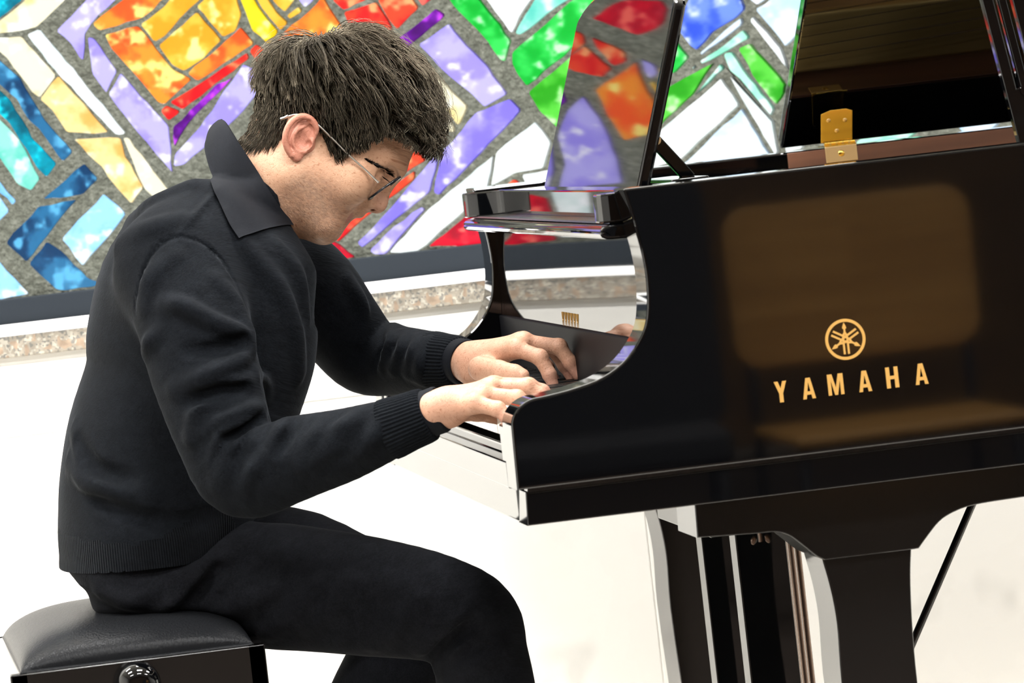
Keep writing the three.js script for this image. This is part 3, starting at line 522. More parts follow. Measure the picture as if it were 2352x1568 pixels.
// ---------------------------------------------------------------- piano bench
{
  const bench = group('piano_bench', 'black leather padded piano bench with glossy frame and round side knob', 'bench');
  const zN = 0.28, zB = -0.27, nr = at(608, 1479, zN), nl = at(24, 1551, zN), x0 = nl.x, x1 = nr.x, yT = (nr.y + nl.y) / 2;
  bench.position.set((x0 + x1) / 2, 0, (zN + zB) / 2);
  const w = (x1 - x0) / 2, d = (zN - zB) / 2;
  // leather: shine comes from its own gloss, grain from a fine bump
  const grain = tex(256, (u, v) => { const n = 255 * fbm(u * 60, v * 60, 511, 60, 2); return [n, n, n]; }, { srgb: false }); grain.repeat.set(9, 9);
  const leather = phys({ color: lin(0.007, 0.0075, 0.0085), roughness: 0.36, specularIntensity: 0.17, bumpMap: grain, bumpScale: 0.0005 });
  // cushion: crowned top that falls away to the welt
  const nx = 40, nz = 56, pos = [], idx = [], uv = [];
  const H = (a, b) => { const ax = Math.abs(a), bz = Math.abs(b); const e = Math.pow(Math.max(0, 1 - Math.pow(ax, 3.2)), 0.55) * Math.pow(Math.max(0, 1 - Math.pow(bz, 5)), 0.5); return 0.006 + 0.046 * e; };
  const cw = w - 0.012, cd = d - 0.010, c0 = yT;
  for (let j = 0; j <= nz; j++) for (let i = 0; i <= nx; i++) {
    const s = q => Math.sign(q) * (1 - Math.pow(1 - Math.abs(q), 1.7)); const a = s(i / nx * 2 - 1), b = s(j / nz * 2 - 1);
    const k = 0.985 + 0.015 * Math.min(1, H(a, b) * 40);
    pos.push(a * cw * k, c0 + H(a, b) - 0.004, b * cd * k); uv.push(a * cw, b * cd);
  }
  for (let j = 0; j < nz; j++) for (let i = 0; i < nx; i++) { const a = j * (nx + 1) + i; idx.push(a, a + nx + 1, a + 1, a + 1, a + nx + 1, a + nx + 2); }
  const top = new THREE.BufferGeometry(); top.setAttribute('position', new THREE.Float32BufferAttribute(pos, 3)); top.setAttribute('uv', new THREE.Float32BufferAttribute(uv, 2)); top.setIndex(idx); top.computeVertexNormals();
  mesh('cushion', [top, box(-cw, cw, c0 - 0.012, c0 + 0.003, -cd, cd, 0.004)], leather, bench);
  mesh('apron', [box(-w, w, yT - 0.075, yT, d - 0.022, d, 0.002), box(-w, w, yT - 0.075, yT, -d, -d + 0.022, 0.002), box(-w, -w + 0.022, yT - 0.075, yT, -d, d, 0.002), box(w - 0.022, w, yT - 0.075, yT, -d, d, 0.002)], M.satin, bench);
  mesh('seat_board', box(-w + 0.01, w - 0.01, yT - 0.02, yT - 0.008, -d + 0.01, d - 0.01), M.ebony, bench);
  for (const sx of [-1, 1]) for (const sz of [-1, 1]) mesh('leg', ext([[-0.022, 0], [0.022, 0], [0.028, yT - 0.07], [-0.028, yT - 0.07]].map(p => new THREE.Vector2(...p)), sz > 0 ? d - 0.05 : -d + 0.002, sz > 0 ? d - 0.002 : -d + 0.05, 0.002).translate(sx * (w - 0.034), 0, 0), M.satin, bench);
  const kp = at(318, 1572, zN + 0.02);
  for (const s of [1, -1]) {
    const k = new THREE.LatheGeometry([[0.0001, 0.044], [0.012, 0.0435], [0.021, 0.040], [0.0265, 0.033], [0.028, 0.024], [0.0265, 0.014], [0.019, 0.008], [0.011, 0.006], [0.011, 0]].map(p => new THREE.Vector2(...p)), 48);
    k.rotateX(s * Math.PI / 2); k.translate(kp.x - (x0 + x1) / 2, kp.y, s * d);
    mesh('knob', k, M.black, bench);
  }
}
// ---------------------------------------------------------------- shapes from distance fields
const hyp = Math.hypot;
const smin = (a, b, k) => { if (k <= 0) return Math.min(a, b); const h = Math.max(k - Math.abs(a - b), 0) / k; return Math.min(a, b) - h * h * k * 0.25; };
const smax = (a, b, k) => -smin(-a, -b, k);
// tapered capsule
const cone = (a, b, r1, r2, k = 0.02) => { const d = b.clone().sub(a), L2 = Math.max(d.lengthSq(), 1e-9); return { k, c: a.clone().lerp(b, 0.5), R: Math.sqrt(L2) / 2 + Math.max(r1, r2),
  f: (x, y, z) => { let t = ((x - a.x) * d.x + (y - a.y) * d.y + (z - a.z) * d.z) / L2; t = t < 0 ? 0 : t > 1 ? 1 : t; return hyp(x - a.x - d.x * t, y - a.y - d.y * t, z - a.z - d.z * t) - (r1 + (r2 - r1) * t); } }; };
// ellipsoid turned in the x, y plane so that its first axis points along (ax, ay)
const ell = (c, ang, rx, ry, rz, k = 0.02) => { const C = Math.cos(ang), S = Math.sin(ang), m = Math.min(rx, ry, rz); return { k, c, R: Math.max(rx, ry, rz),
  f: (x, y, z) => { const dx = x - c.x, dy = y - c.y, dz = z - c.z, u = (dx * C + dy * S) / rx, v = (-dx * S + dy * C) / ry, w = dz / rz, q = hyp(u, v, w), g = hyp(u / rx, v / ry, w / rz); return q < 1e-6 ? -m : q * (q - 1) / g; } }; };
// a run of tapered capsules taken as one, so that the joints do not swell
const run = (pts, rs, k = 0.02) => { const cs = pts.slice(1).map((b, i) => cone(pts[i], b, rs[i], rs[i + 1])), c = pts.reduce((a, p) => a.add(p), V(0, 0, 0)).divideScalar(pts.length); let R = 0; pts.forEach((p, i) => { R = Math.max(R, p.distanceTo(c) + rs[i]); });
  return { k, c, R, f: (x, y, z) => { let d = 1e3; for (const q of cs) d = Math.min(d, q.f(x, y, z)); return d; } }; };
const ball = (c, r, k = 0.02) => ell(c, 0, r, r, r, k);
const cutOf = p => ({ ...p, cut: true });
// body that follows a bent axis in the x, y plane: stations of [centre, half depth, half width]
function sweepBody(st, k = 0.02, pw = 2.3) {
  const n = st.length, c = st[Math.floor(n / 2)].c; let R = 0; st.forEach(s => { R = Math.max(R, s.c.distanceTo(c) + Math.max(s.a, s.b)); });
  return { k, c, R, f: (x, y, z) => {
    let best = 1e9, bi = 0, bt = 0;
    for (let i = 0; i < n - 1; i++) { const a = st[i].c, b = st[i + 1].c, dx = b.x - a.x, dy = b.y - a.y; let t = ((x - a.x) * dx + (y - a.y) * dy) / (dx * dx + dy * dy); t = t < 0 ? 0 : t > 1 ? 1 : t; const q = (x - a.x - dx * t) ** 2 + (y - a.y - dy * t) ** 2; if (q < best) { best = q; bi = i; bt = t; } }
    const A = st[bi], B = st[bi + 1], a = lerp(A.a, B.a, bt), b = lerp(A.b, B.b, bt), zc = lerp(A.c.z, B.c.z, bt);
    const e = Math.pow(Math.pow(Math.sqrt(best) / a, pw) + Math.pow(Math.abs(z - zc) / b, pw), 1 / pw); return (e - 1) * Math.min(a, b);
  } };
}
function field(prims) {
  return (x, y, z) => {
    let d = 1e3;
    for (const p of prims) {
      const far = hyp(x - p.c.x, y - p.c.y, z - p.c.z) - p.R;
      if (p.cut) { if (far < 0.03) d = smax(d, -p.f(x, y, z), p.k); continue; }
      if (far > d + p.k && far > 0.002) continue;
      d = far > 0.12 ? Math.min(d, far) : smin(d, p.f(x, y, z), p.k);
    }
    return d;
  };
}
// naive surface nets on a grid, skipping blocks that the surface does not reach
function nets(f, lo, hi, h) {
  const B = 6, nx = Math.ceil((hi.x - lo.x) / h / B) * B + 1, ny = Math.ceil((hi.y - lo.y) / h / B) * B + 1, nz = Math.ceil((hi.z - lo.z) / h / B) * B + 1;
  const D = new Float32Array(nx * ny * nz).fill(9), I = (i, j, k) => (k * ny + j) * nx + i;
  const rad = B * h * 0.87 + h * 2.5;
  for (let k = 0; k < nz - 1; k += B) for (let j = 0; j < ny - 1; j += B) for (let i = 0; i < nx - 1; i += B) {
    const c = f(lo.x + (i + B / 2) * h, lo.y + (j + B / 2) * h, lo.z + (k + B / 2) * h);
    if (Math.abs(c) > rad * 1.35) { const s = c < 0 ? -9 : 9; for (let c2 = 0; c2 <= B; c2++) for (let b = 0; b <= B; b++) for (let a = 0; a <= B; a++) { const q = I(i + a, j + b, k + c2); if (D[q] === 9) D[q] = s; } continue; }
    for (let c2 = 0; c2 <= B; c2++) for (let b = 0; b <= B; b++) for (let a = 0; a <= B; a++) { const q = I(i + a, j + b, k + c2); if (Math.abs(D[q]) === 9) D[q] = f(lo.x + (i + a) * h, lo.y + (j + b) * h, lo.z + (k + c2) * h); }
  }
  const vid = new Int32Array(nx * ny * nz).fill(-1), pos = [], idx = [];
  const corner = [0, 1, nx, nx + 1, nx * ny, nx * ny + 1, nx * ny + nx, nx * ny + nx + 1];
  const edges = [[0, 1], [2, 3], [4, 5], [6, 7], [0, 2], [1, 3], [4, 6], [5, 7], [0, 4], [1, 5], [2, 6], [3, 7]];
  for (let k = 0; k < nz - 1; k++) for (let j = 0; j < ny - 1; j++) for (let i = 0; i < nx - 1; i++) {
    const q = I(i, j, k); let m = 0; for (let c = 0; c < 8; c++) if (D[q + corner[c]] < 0) m |= 1 << c;
    if (m === 0 || m === 255) continue;
    let x = 0, y = 0, z = 0, n = 0;
    for (const [a, b] of edges) { const da = D[q + corner[a]], db = D[q + corner[b]]; if ((da < 0) === (db < 0)) continue; const t = da / (da - db);
      x += (a & 1) + ((b & 1) - (a & 1)) * t; y += ((a >> 1) & 1) + (((b >> 1) & 1) - ((a >> 1) & 1)) * t; z += (a >> 2) + ((b >> 2) - (a >> 2)) * t; n++; }
    vid[q] = pos.length / 3; pos.push(lo.x + (i + x / n) * h, lo.y + (j + y / n) * h, lo.z + (k + z / n) * h);
  }
  const quad = (a, b, c, d, flip) => { if (a < 0 || b < 0 || c < 0 || d < 0) return; flip ? idx.push(a, c, b, b, c, d) : idx.push(a, b, c, b, d, c); };
  for (let k = 1; k < nz - 1; k++) for (let j = 1; j < ny - 1; j++) for (let i = 1; i < nx - 1; i++) {
    const q = I(i, j, k), s = D[q] < 0;
    if (s !== D[q + 1] < 0) quad(vid[q - nx - nx * ny], vid[q - nx * ny], vid[q - nx], vid[q], !s);
    if (s !== D[q + nx] < 0) quad(vid[q - 1 - nx * ny], vid[q - 1], vid[q - nx * ny], vid[q], !s);
    if (s !== D[q + nx * ny] < 0) quad(vid[q - 1 - nx], vid[q - nx], vid[q - 1], vid[q], !s);
  }
  const nor = new Float32Array(pos.length), e = h * 0.5;
  for (let i = 0; i < pos.length; i += 3) { const x = pos[i], y = pos[i + 1], z = pos[i + 2]; const a = f(x + e, y, z) - f(x - e, y, z), b = f(x, y + e, z) - f(x, y - e, z), c = f(x, y, z + e) - f(x, y, z - e), L = hyp(a, b, c) || 1; nor[i] = a / L; nor[i + 1] = b / L; nor[i + 2] = c / L; }
  const g = new THREE.BufferGeometry(); g.setAttribute('position', new THREE.Float32BufferAttribute(pos, 3)); g.setAttribute('normal', new THREE.BufferAttribute(nor, 3));
  const uv = new Float32Array(pos.length / 3 * 2); for (let i = 0; i < uv.length / 2; i++) { uv[2 * i] = pos[3 * i] + pos[3 * i + 2] * 0.7; uv[2 * i + 1] = pos[3 * i + 1] - pos[3 * i + 2] * 0.3; }
  g.setAttribute('uv', new THREE.BufferAttribute(uv, 2)); g.setIndex(idx); return g;
}
// where the line of sight of a traced point meets a field
function hit(f, px, py, z0 = 0.75, z1 = -0.5) { const a = at(px, py, z0), d = at(px, py, z1).sub(a), L = d.length(); d.normalize(); let t = 0; for (let i = 0; i < 120 && t < L; i++) { const p = a.clone().addScaledVector(d, t), v = f(p.x, p.y, p.z); if (v < 0.0006) return p; t += Math.max(v * 0.8, 0.0008); } return null; }
// ridges (or grooves) of cloth along a traced line on a field
function folds(f, lines) { const out = []; for (let [amp, r, ...pts] of lines) { const q = []; for (let i = 0; i < pts.length; i += 2) { const p = hit(f, pts[i], pts[i + 1]); if (p) q.push(p); }
  if (q.length < 2) continue;
  const e = 1e-3, n = p => V(f(p.x + e, p.y, p.z) - f(p.x - e, p.y, p.z), f(p.x, p.y + e, p.z) - f(p.x, p.y - e, p.z), f(p.x, p.y, p.z + e) - f(p.x, p.y, p.z - e)).normalize(), rr = Math.abs(r);
  amp *= 1.9; const ends = i => i === 0 || i === q.length - 1 ? 0.2 : 1, off = i => amp > 0 ? amp * ends(i) - rr : rr + amp * ends(i);
  const on = q.map((p, i) => p.clone().addScaledVector(n(p), off(i))), sm2 = new THREE.CatmullRomCurve3(on).getPoints(on.length * 4);
  const pr = run(sm2, sm2.map(() => rr), rr * (amp > 0 ? 1.15 : 0.8)); out.push(amp > 0 ? pr : cutOf(pr)); } return out; }
// ---------------------------------------------------------------- the pianist
const person = group('person', 'seated young person in black sweater and black trousers, leaning over and playing the piano keys', 'person');
const S0 = 1772, px2 = v => v / S0;
const Jt = (px, py, z) => at(px, py, z);
const knitBump = tex(256, (u, v) => { const n = 150 + 105 * (0.55 * vnoise(u * 128, v * 128, 611, 128) + 0.45 * fbm(u * 30, v * 30, 621, 30, 2)) - 80; return [n, n, n]; }, { srgb: false }); knitBump.repeat.set(8, 8);
const clothMap = (a, b, s) => { const t = tex(256, (u, v) => { const n = 0.6 * vnoise(u * 128, v * 128, s, 128) + 0.4 * fbm(u * 16, v * 16, s + 3, 16, 3); return [0, 1, 2].map(k => lerp(a[k], b[k], n)); }); t.repeat.set(7, 7); return t; };
M.knit = phys({ specularIntensity: 0.14, map: clothMap([6, 8, 11], [21, 24, 28], 631), roughness: 0.92, bumpMap: knitBump, bumpScale: 0.0011, sheen: 0.42, sheenColor: lin(0.10, 0.112, 0.128), sheenRoughness: 0.45 });
M.denim = phys({ specularIntensity: 0.1, map: clothMap([10, 11, 13], [26, 27, 31], 651), roughness: 0.95, bumpMap: knitBump, bumpScale: 0.0008, sheen: 0.5, sheenColor: lin(0.06, 0.065, 0.075), sheenRoughness: 0.5 });
M.shirt = phys({ specularIntensity: 0.2, map: clothMap([13, 15, 19], [20, 22, 27], 661), roughness: 0.8, bumpMap: knitBump, bumpScale: 0.0003 });
const bodySt = (list, shrink = 0) => { const c = new THREE.CatmullRomCurve3(list.map(q => V(q[0], q[1], 0)), false, 'centripetal'), r = new THREE.CatmullRomCurve3(list.map(q => V(q[2], q[3] * 1000, 0)), false, 'catmullrom', 0.4), n = (list.length - 1) * 6, out = []; for (let i = 0; i <= n; i++) { const p = c.getPoint(i / n), q = r.getPoint(i / n); out.push({ c: Jt(p.x, p.y, 0), a: px2(q.x) - shrink, b: q.y / 1000 - shrink }); } return out; };
const torsoList = [[572, 462, 96, 0.085], [535, 545, 205, 0.172], [478, 680, 250, 0.205], [461, 795, 260, 0.200], [440, 895, 248, 0.188], [392, 1015, 236, 0.180], [366, 1140, 229, 0.184], [352, 1230, 217, 0.190], [347, 1295, 208, 0.190]];
const armR = [[405, 610, 0.165, 132], [440, 725, 0.215, 130], [470, 850, 0.245, 125], [512, 990, 0.275, 112], [556, 1092, 0.292, 96], [680, 1052, 0.325, 97], [790, 1022, 0.355, 84], [880, 990, 0.380, 70], [905, 981, 0.387, 66]];
const armL = [[640, 600, -0.150, 110], [720, 665, -0.185, 105], [790, 760, -0.205, 98], [840, 815, -0.205, 90], [900, 826, -0.18, 82], [965, 828, -0.12, 72], [1005, 828, -0.08, 64]];
const scaleAt = z => F / (6.06 + (0.71 - z));
const chain = (list, k, shrink = 0) => { const c = new THREE.CatmullRomCurve3(list.map(a => Jt(a[0], a[1], a[2]))), n = (list.length - 1) * 4, pts = [], rs = []; for (let i = 0; i <= n; i++) { const t = i / n, u = t * (list.length - 1), j = Math.min(Math.floor(u), list.length - 2), w = u - j; pts.push(c.getPoint(t)); rs.push(lerp(list[j][3] / scaleAt(list[j][2]), list[j + 1][3] / scaleAt(list[j + 1][2]), w) - shrink); } return [run(pts, rs, k)]; };
let sweaterF;
{ // ---- sweater
  const torso = [sweepBody(bodySt(torsoList), 0.03), cone(Jt(470, 520, 0.12), Jt(405, 610, 0.165), 0.06, 0.072, 0.05), cone(Jt(590, 520, -0.1), Jt(640, 600, -0.15), 0.05, 0.06, 0.04)];
  const baseTorso = field(torso);
  const bR = chain(armR, 0.018), bL = chain(armL, 0.018);
  // the upper arm hangs clear of the trunk: a tighter join there
  const base = field([...torso, ...bR, ...bL]);
  const F1 = folds(base, [
    [0.0075, 0.011, 380, 700, 415, 703, 491, 742, 553, 772, 572, 792], [0.007, 0.011, 400, 896, 472, 864, 545, 830, 572, 803], [0.005, 0.010, 331, 812, 345, 785, 365, 765],
    [0.006, 0.008, 440, 1008, 514, 964, 568, 941, 606, 934], [0.005, 0.007, 482, 1062, 507, 1002, 549, 968, 602, 950], [0.005, 0.007, 490, 1086, 532, 1029, 588, 972],
    [0.005, 0.008, 568, 1062, 583, 1013, 606, 970], [0.005, 0.010, 434, 1006, 453, 933, 472, 891], [0.006, 0.011, 736, 1036, 790, 983, 826, 950], [0.004, 0.010, 620, 1040, 644, 990, 655, 966],
    [0.005, 0.009, 478, 886, 545, 881, 588, 866], [0.004, 0.010, 690, 1060, 725, 1000, 745, 970], [0.004, 0.012, 330, 700, 345, 640, 400, 590], [0.004, 0.010, 500, 640, 545, 700, 566, 760],
    [-0.006, 0.010, 430, 805, 500, 800, 552, 790], [-0.005, 0.009, 430, 925, 500, 900, 570, 898], [-0.005, 0.007, 520, 1010, 560, 985, 600, 960],
    [-0.005, 0.012, 170, 1098, 223, 1142, 286, 1173, 402, 1200, 490, 1180], [0.006, 0.014, 160, 1060, 200, 1105, 250, 1115, 330, 1140], [0.005, 0.012, 170, 985, 200, 1050, 240, 1080], [-0.004, 0.012, 185, 1010, 225, 1075, 300, 1100],
    [0.0022, 0.004, 503, 432, 470, 470, 440, 505, 410, 541], [-0.002, 0.003, 410, 543, 370, 560, 340, 600, 318, 660, 308, 720], [-0.002, 0.003, 412, 543, 470, 560, 520, 610, 556, 680],
    [0.004, 0.012, 560, 560, 640, 660, 680, 760, 690, 860], [0.003, 0.010, 640, 560, 690, 640, 706, 720],
    [0.006, 0.010, 885, 700, 900, 740, 880, 800], [0.006, 0.008, 905, 745, 900, 790, 870, 840], [0.005, 0.008, 930, 758, 925, 800, 900, 850], [0.005, 0.008, 965, 768, 950, 810, 935, 860], [-0.004, 0.006, 895, 735, 885, 790, 860, 850], [0.005, 0.010, 800, 640, 830, 700, 820, 780], [0.005, 0.010, 985, 780, 970, 830, 960, 870],
    [0.005, 0.008, 585, 850, 606, 880, 612, 915], [0.004, 0.009, 700, 1075, 760, 1030, 790, 1000], [0.004, 0.010, 830, 1040, 860, 1000, 872, 965], [0.005, 0.009, 560, 1120, 580, 1080, 600, 1050], [0.004, 0.010, 500, 1120, 520, 1080, 530, 1050], [-0.004, 0.008, 640, 1040, 670, 990, 680, 965], [0.005, 0.010, 545, 720, 566, 760, 572, 800],
    [0.004, 0.012, 300, 500, 360, 460, 440, 420], [0.003, 0.012, 270, 560, 350, 520, 420, 500],
  ]);
  const full = field([...torso, ...bR, ...bL, ...F1]);
  sweaterF = full;
  const neck = cone(Jt(625, 400, 0), Jt(560, 500, 0), 0.072, 0.058);
  const hemLine = [[120, 1318], [149, 1322], [208, 1330], [298, 1333], [357, 1318], [417, 1283], [480, 1238], [560, 1190], [640, 1150], [760, 1100]].map(p => Jt(p[0], p[1], 0));
  const hemTop = p => { for (let i = 0; i < hemLine.length - 1; i++) if (p < hemLine[i + 1].x || i === hemLine.length - 2) { const a = hemLine[i], b = hemLine[i + 1]; return lerp(a.y, b.y, clamp((p - a.x) / (b.x - a.x))); } };
  const ribEnd = 0.062;   // depth of the ribbed band
  const cloth = (x, y, z) => { let d = full(x, y, z); d = smax(d, -neck.f(x, y, z), 0.012); const h = hemTop(x) - y; return Math.max(d, h * 0.8); };
  const lo = V(-0.56, 0.56, -0.34), hi = V(0.06, 1.10, 0.46);
  const g = nets(cloth, lo, hi, 0.0052);
  // ribbed band: the part of the trunk just above the hem
  const pos = g.attributes.position, ix = g.index.array, A = [], R = [];
  const inRib = i => { const x = pos.getX(i), y = pos.getY(i), z = pos.getZ(i); return y - hemTop(x) < ribEnd && x < Jt(520, 1200, 0).x && baseTorso(x, y, z) < 0.012; };
  for (let i = 0; i < ix.length; i += 3) (inRib(ix[i]) && inRib(ix[i + 1]) && inRib(ix[i + 2]) ? R : A).push(ix[i], ix[i + 1], ix[i + 2]);
  const sub = (ids, fuv) => { const s = new THREE.BufferGeometry(), map = new Map(), p = [], n = [], u = [], k = []; for (const i of ids) { if (!map.has(i)) { map.set(i, p.length / 3); p.push(pos.getX(i), pos.getY(i), pos.getZ(i)); n.push(g.attributes.normal.getX(i), g.attributes.normal.getY(i), g.attributes.normal.getZ(i)); u.push(...fuv(i)); } k.push(map.get(i)); }
    s.setAttribute('position', new THREE.Float32BufferAttribute(p, 3)); s.setAttribute('normal', new THREE.Float32BufferAttribute(n, 3)); s.setAttribute('uv', new THREE.Float32BufferAttribute(u, 2)); s.setIndex(k); return s; };
  mesh('sweater', sub(A, i => [g.attributes.uv.getX(i), g.attributes.uv.getY(i)]), M.knit, person);
  const ribBump = tex(128, (u, v) => { const n = 255 * (0.5 + 0.5 * Math.sin(u * Math.PI * 2 * 16)) * (0.8 + 0.2 * vnoise(u * 64, v * 64, 671, 64)); return [n, n, n]; }, { srgb: false });
  ribBump.repeat.set(16, 16);
  M.rib = phys({ specularIntensity: 0.14, map: M.knit.map, roughness: 0.92, bumpMap: ribBump, bumpScale: 0.0022, sheen: 0.42, sheenColor: lin(0.10, 0.112, 0.128), sheenRoughness: 0.5 });
  const cx = Jt(360, 1270, 0);
  mesh('ribbed_hem', sub(R, i => { const x = pos.getX(i) - cx.x, z = pos.getZ(i); return [Math.atan2(z / 0.19, x / 0.12) * 0.15, pos.getY(i)]; }), M.rib, person);
  // ribbed cuffs and the shirt cuffs under them, as thick sleeves around the wrist
  const sleeve = (a, b, r1, r2, ribs, amp, wall, flat = 1) => { // outer and inner skin joined at both ends
    const d = b.clone().sub(a).normalize(), u = V(0, 0, 1).addScaledVector(d, -d.z).normalize(), v = V(0, 0, 0).crossVectors(d, u), n = ribs ? ribs * 6 : 48, prof = [[0, -wall], [0, 0], [0.15, 0.0006], [0.5, 0], [0.85, 0.0006], [0.97, 0], [1, -0.0012], [1, -wall], [0.5, -wall]];
    const P2 = [], uv = [], id = [];
    prof.forEach(([t, o], j) => { for (let i = 0; i <= n; i++) { const th = i / n * Math.PI * 2, rr = lerp(r1, r2, t) + o + (ribs && o > -wall ? amp * Math.cos(th * ribs) : 0), p = a.clone().lerp(b, t).addScaledVector(u, Math.cos(th) * rr * flat).addScaledVector(v, Math.sin(th) * rr); P2.push(p.x, p.y, p.z); uv.push(th * rr, t * 0.05); } });
    for (let j = 0; j < prof.length - 1; j++) for (let i = 0; i < n; i++) { const q = j * (n + 1) + i; id.push(q, q + 1, q + n + 1, q + 1, q + n + 2, q + n + 1); }
    const s = new THREE.BufferGeometry(); s.setAttribute('position', new THREE.Float32BufferAttribute(P2, 3)); s.setAttribute('uv', new THREE.Float32BufferAttribute(uv, 2)); s.setIndex(id); s.computeVertexNormals(); return s; };
  mesh('sweater_cuff', sleeve(Jt(890, 987, 0.386), Jt(985, 950, 0.407), 0.0372, 0.0322, 46, 0.0008, 0.006), M.knit, person);
  mesh('shirt_cuff', sleeve(Jt(968, 956, 0.404), Jt(1015, 938, 0.414), 0.0295, 0.0285, 0, 0, 0.0025), M.shirt, person);
  mesh('sweater_cuff', sleeve(Jt(995, 827, -0.085), Jt(1058, 831, -0.035), 0.0375, 0.0325, 46, 0.0008, 0.006), M.knit, person);
  mesh('shirt_cuff', sleeve(Jt(1045, 828, -0.045), Jt(1074, 833, -0.02), 0.0305, 0.0298, 0, 0, 0.0025), M.shirt, person);
}
{ // ---- trousers
  const sc = scaleAt;
  const legR = [[330, 1330, 0.085, 128], [480, 1340, 0.10, 140], [650, 1347, 0.115, 145], [850, 1370, 0.135, 137], [1000, 1396, 0.15, 124], [1086, 1430, 0.155, 110], [1102, 1500, 0.155, 110], [1122, 1620, 0.15, 114], [1135, 1900, 0.15, 92]];
  const legL = [[345, 1315, -0.085, 128], [520, 1290, -0.10, 138], [690, 1310, -0.12, 138], [860, 1380, -0.15, 118], [960, 1440, -0.16, 98], [900, 1540, -0.16, 112], [840, 1650, -0.16, 104], [760, 1900, -0.16, 84]];
  const hips = [sweepBody(bodySt([[356, 1150, 190, 0.165], [350, 1240, 196, 0.172], [346, 1322, 201, 0.182], [334, 1378, 164, 0.17], [326, 1402, 100, 0.15]]), 0.04, 2.4)];
  const all = [...hips, ...chain(legR, 0.035), ...chain(legL, 0.012)];
  const base = field(all);
  const F2 = folds(base, [[0.006, 0.012, 342, 1425, 396, 1385, 452, 1313], [0.005, 0.014, 521, 1408, 595, 1367, 655, 1331], [0.006, 0.011, 975, 1495, 1038, 1437, 1098, 1384], [0.005, 0.010, 1000, 1533, 1053, 1473, 1127, 1413], [0.005, 0.012, 560, 1240, 500, 1290, 470, 1340], [0.004, 0.012, 400, 1330, 470, 1320, 540, 1350], [-0.005, 0.010, 985, 1515, 1040, 1465, 1090, 1430], [0.004, 0.012, 700, 1440, 760, 1400, 800, 1340], [0.005, 0.012, 230, 1360, 300, 1380, 360, 1360], [0.005, 0.012, 1030, 1560, 1090, 1530, 1150, 1500], [0.005, 0.014, 620, 1450, 680, 1400, 720, 1340], [0.004, 0.013, 860, 1480, 920, 1430, 960, 1380], [0.005, 0.012, 470, 1440, 530, 1390, 560, 1340], [-0.004, 0.010, 420, 1400, 470, 1350, 500, 1310]]);
  const benchTop = Jt(400, 1455, 0.05).y;
  const full = field([...all, ...F2]);
  const seatY = (x, z) => 0.0;
  const bx0 = Jt(24, 1551, 0.28).x, bx1 = Jt(608, 1479, 0.28).x, by = (Jt(24, 1551, 0.28).y + Jt(608, 1479, 0.28).y) / 2;
  const f = (x, y, z) => { // the cloth rests on the cushion
    const d = full(x, y, z); if (x > bx1 + 0.06 || y > by + 0.08) return d;
    const a = clamp((x - (bx0 + bx1) / 2) / ((bx1 - bx0) / 2 - 0.012), -1.2, 1.2), top = by + 0.004 + 0.046 * Math.pow(Math.max(0, 1 - Math.pow(Math.abs(a), 3.2)), 0.55) - 0.006;
    if (x > bx1 - 0.004) return smax(d, Math.min(by - 0.01 - y, bx1 + 0.002 - x) < 0 ? -9 : Math.min(by - 0.01 - y, bx1 + 0.002 - x), 0.004);
    return smax(d, (top - y) * 0.8, 0.01); };
  const g = nets(f, V(-0.56, 0.08, -0.34), V(0.12, 0.70, 0.32), 0.0062);
  mesh('trousers', g, M.denim, person);
  // a metal rivet by the pocket
  const p = hit(full, 440, 1277), q = V(0, 0, 1);
  const rv = new THREE.LatheGeometry([[0, 0.0022], [0.002, 0.0021], [0.0026, 0.0016], [0.0034, 0.0024], [0.0046, 0.0022], [0.0053, 0.001], [0.0055, -0.002]].map(a => new THREE.Vector2(...a)), 28); rv.rotateX(Math.PI / 2); if (p) { rv.rotateX(-0.15); rv.translate(p.x, p.y, p.z + 0.0005); }
  const r = mesh('rivet', rv, M.steel, person); r.userData.label = 'small round silver metal rivet';
  for (const [x, y, z, a] of [[1150, 1985, 0.15, 0], [730, 1985, -0.16, 0]]) { const c = Jt(x, y, z); const sh = field([cone(V(c.x - 0.03, 0.055, z), V(c.x + 0.12, 0.035, z), 0.042, 0.032, 0.02), cone(V(c.x + 0.12, 0.035, z), V(c.x + 0.18, 0.03, z), 0.034, 0.028, 0.02), cone(V(c.x - 0.03, 0.06, z), V(c.x - 0.025, 0.12, z), 0.04, 0.04, 0.02)]);
    mesh('shoe', nets((X, Y, Z) => Math.max(sh(X, Y, Z), 0.002 - Y), V(c.x - 0.1, -0.01, z - 0.07), V(c.x + 0.24, 0.18, z + 0.07), 0.007), M.ebony, person); }
}
// ---------------------------------------------------------------- head, neck and hands: the body's skin, one mesh
const skinTex = (() => { const t = tex(256, (u, v) => { const n = fbm(u * 24, v * 24, 701, 24, 3), m = Math.pow(vnoise(u * 70, v * 70, 711, 70), 8), q = fbm(u * 5, v * 5, 717, 5, 2); return [232 + 14 * (n - 0.5) - 46 * m, 232 + 18 * (n - 0.5) + 10 * (q - 0.5) - 66 * m, 232 + 22 * (n - 0.5) + 14 * (q - 0.5) - 76 * m]; }); t.repeat.set(9, 9); return t; })();
const skinBump = tex(256, (u, v) => { const n = 255 * (0.6 * fbm(u * 50, v * 50, 721, 50, 2) + 0.4 * vnoise(u * 120, v * 120, 731, 120)); return [n, n, n]; }, { srgb: false }); skinBump.repeat.set(14, 14);
M.skin = phys({ map: skinTex, vertexColors: true, roughness: 0.52, bumpMap: skinBump, bumpScale: 0.0004, ior: 1.4, sheen: 0.1, sheenColor: lin(0.5, 0.3, 0.25) });
const DEG = Math.PI / 180;
const hd = (px, py, z = 0) => at(px, py, z);
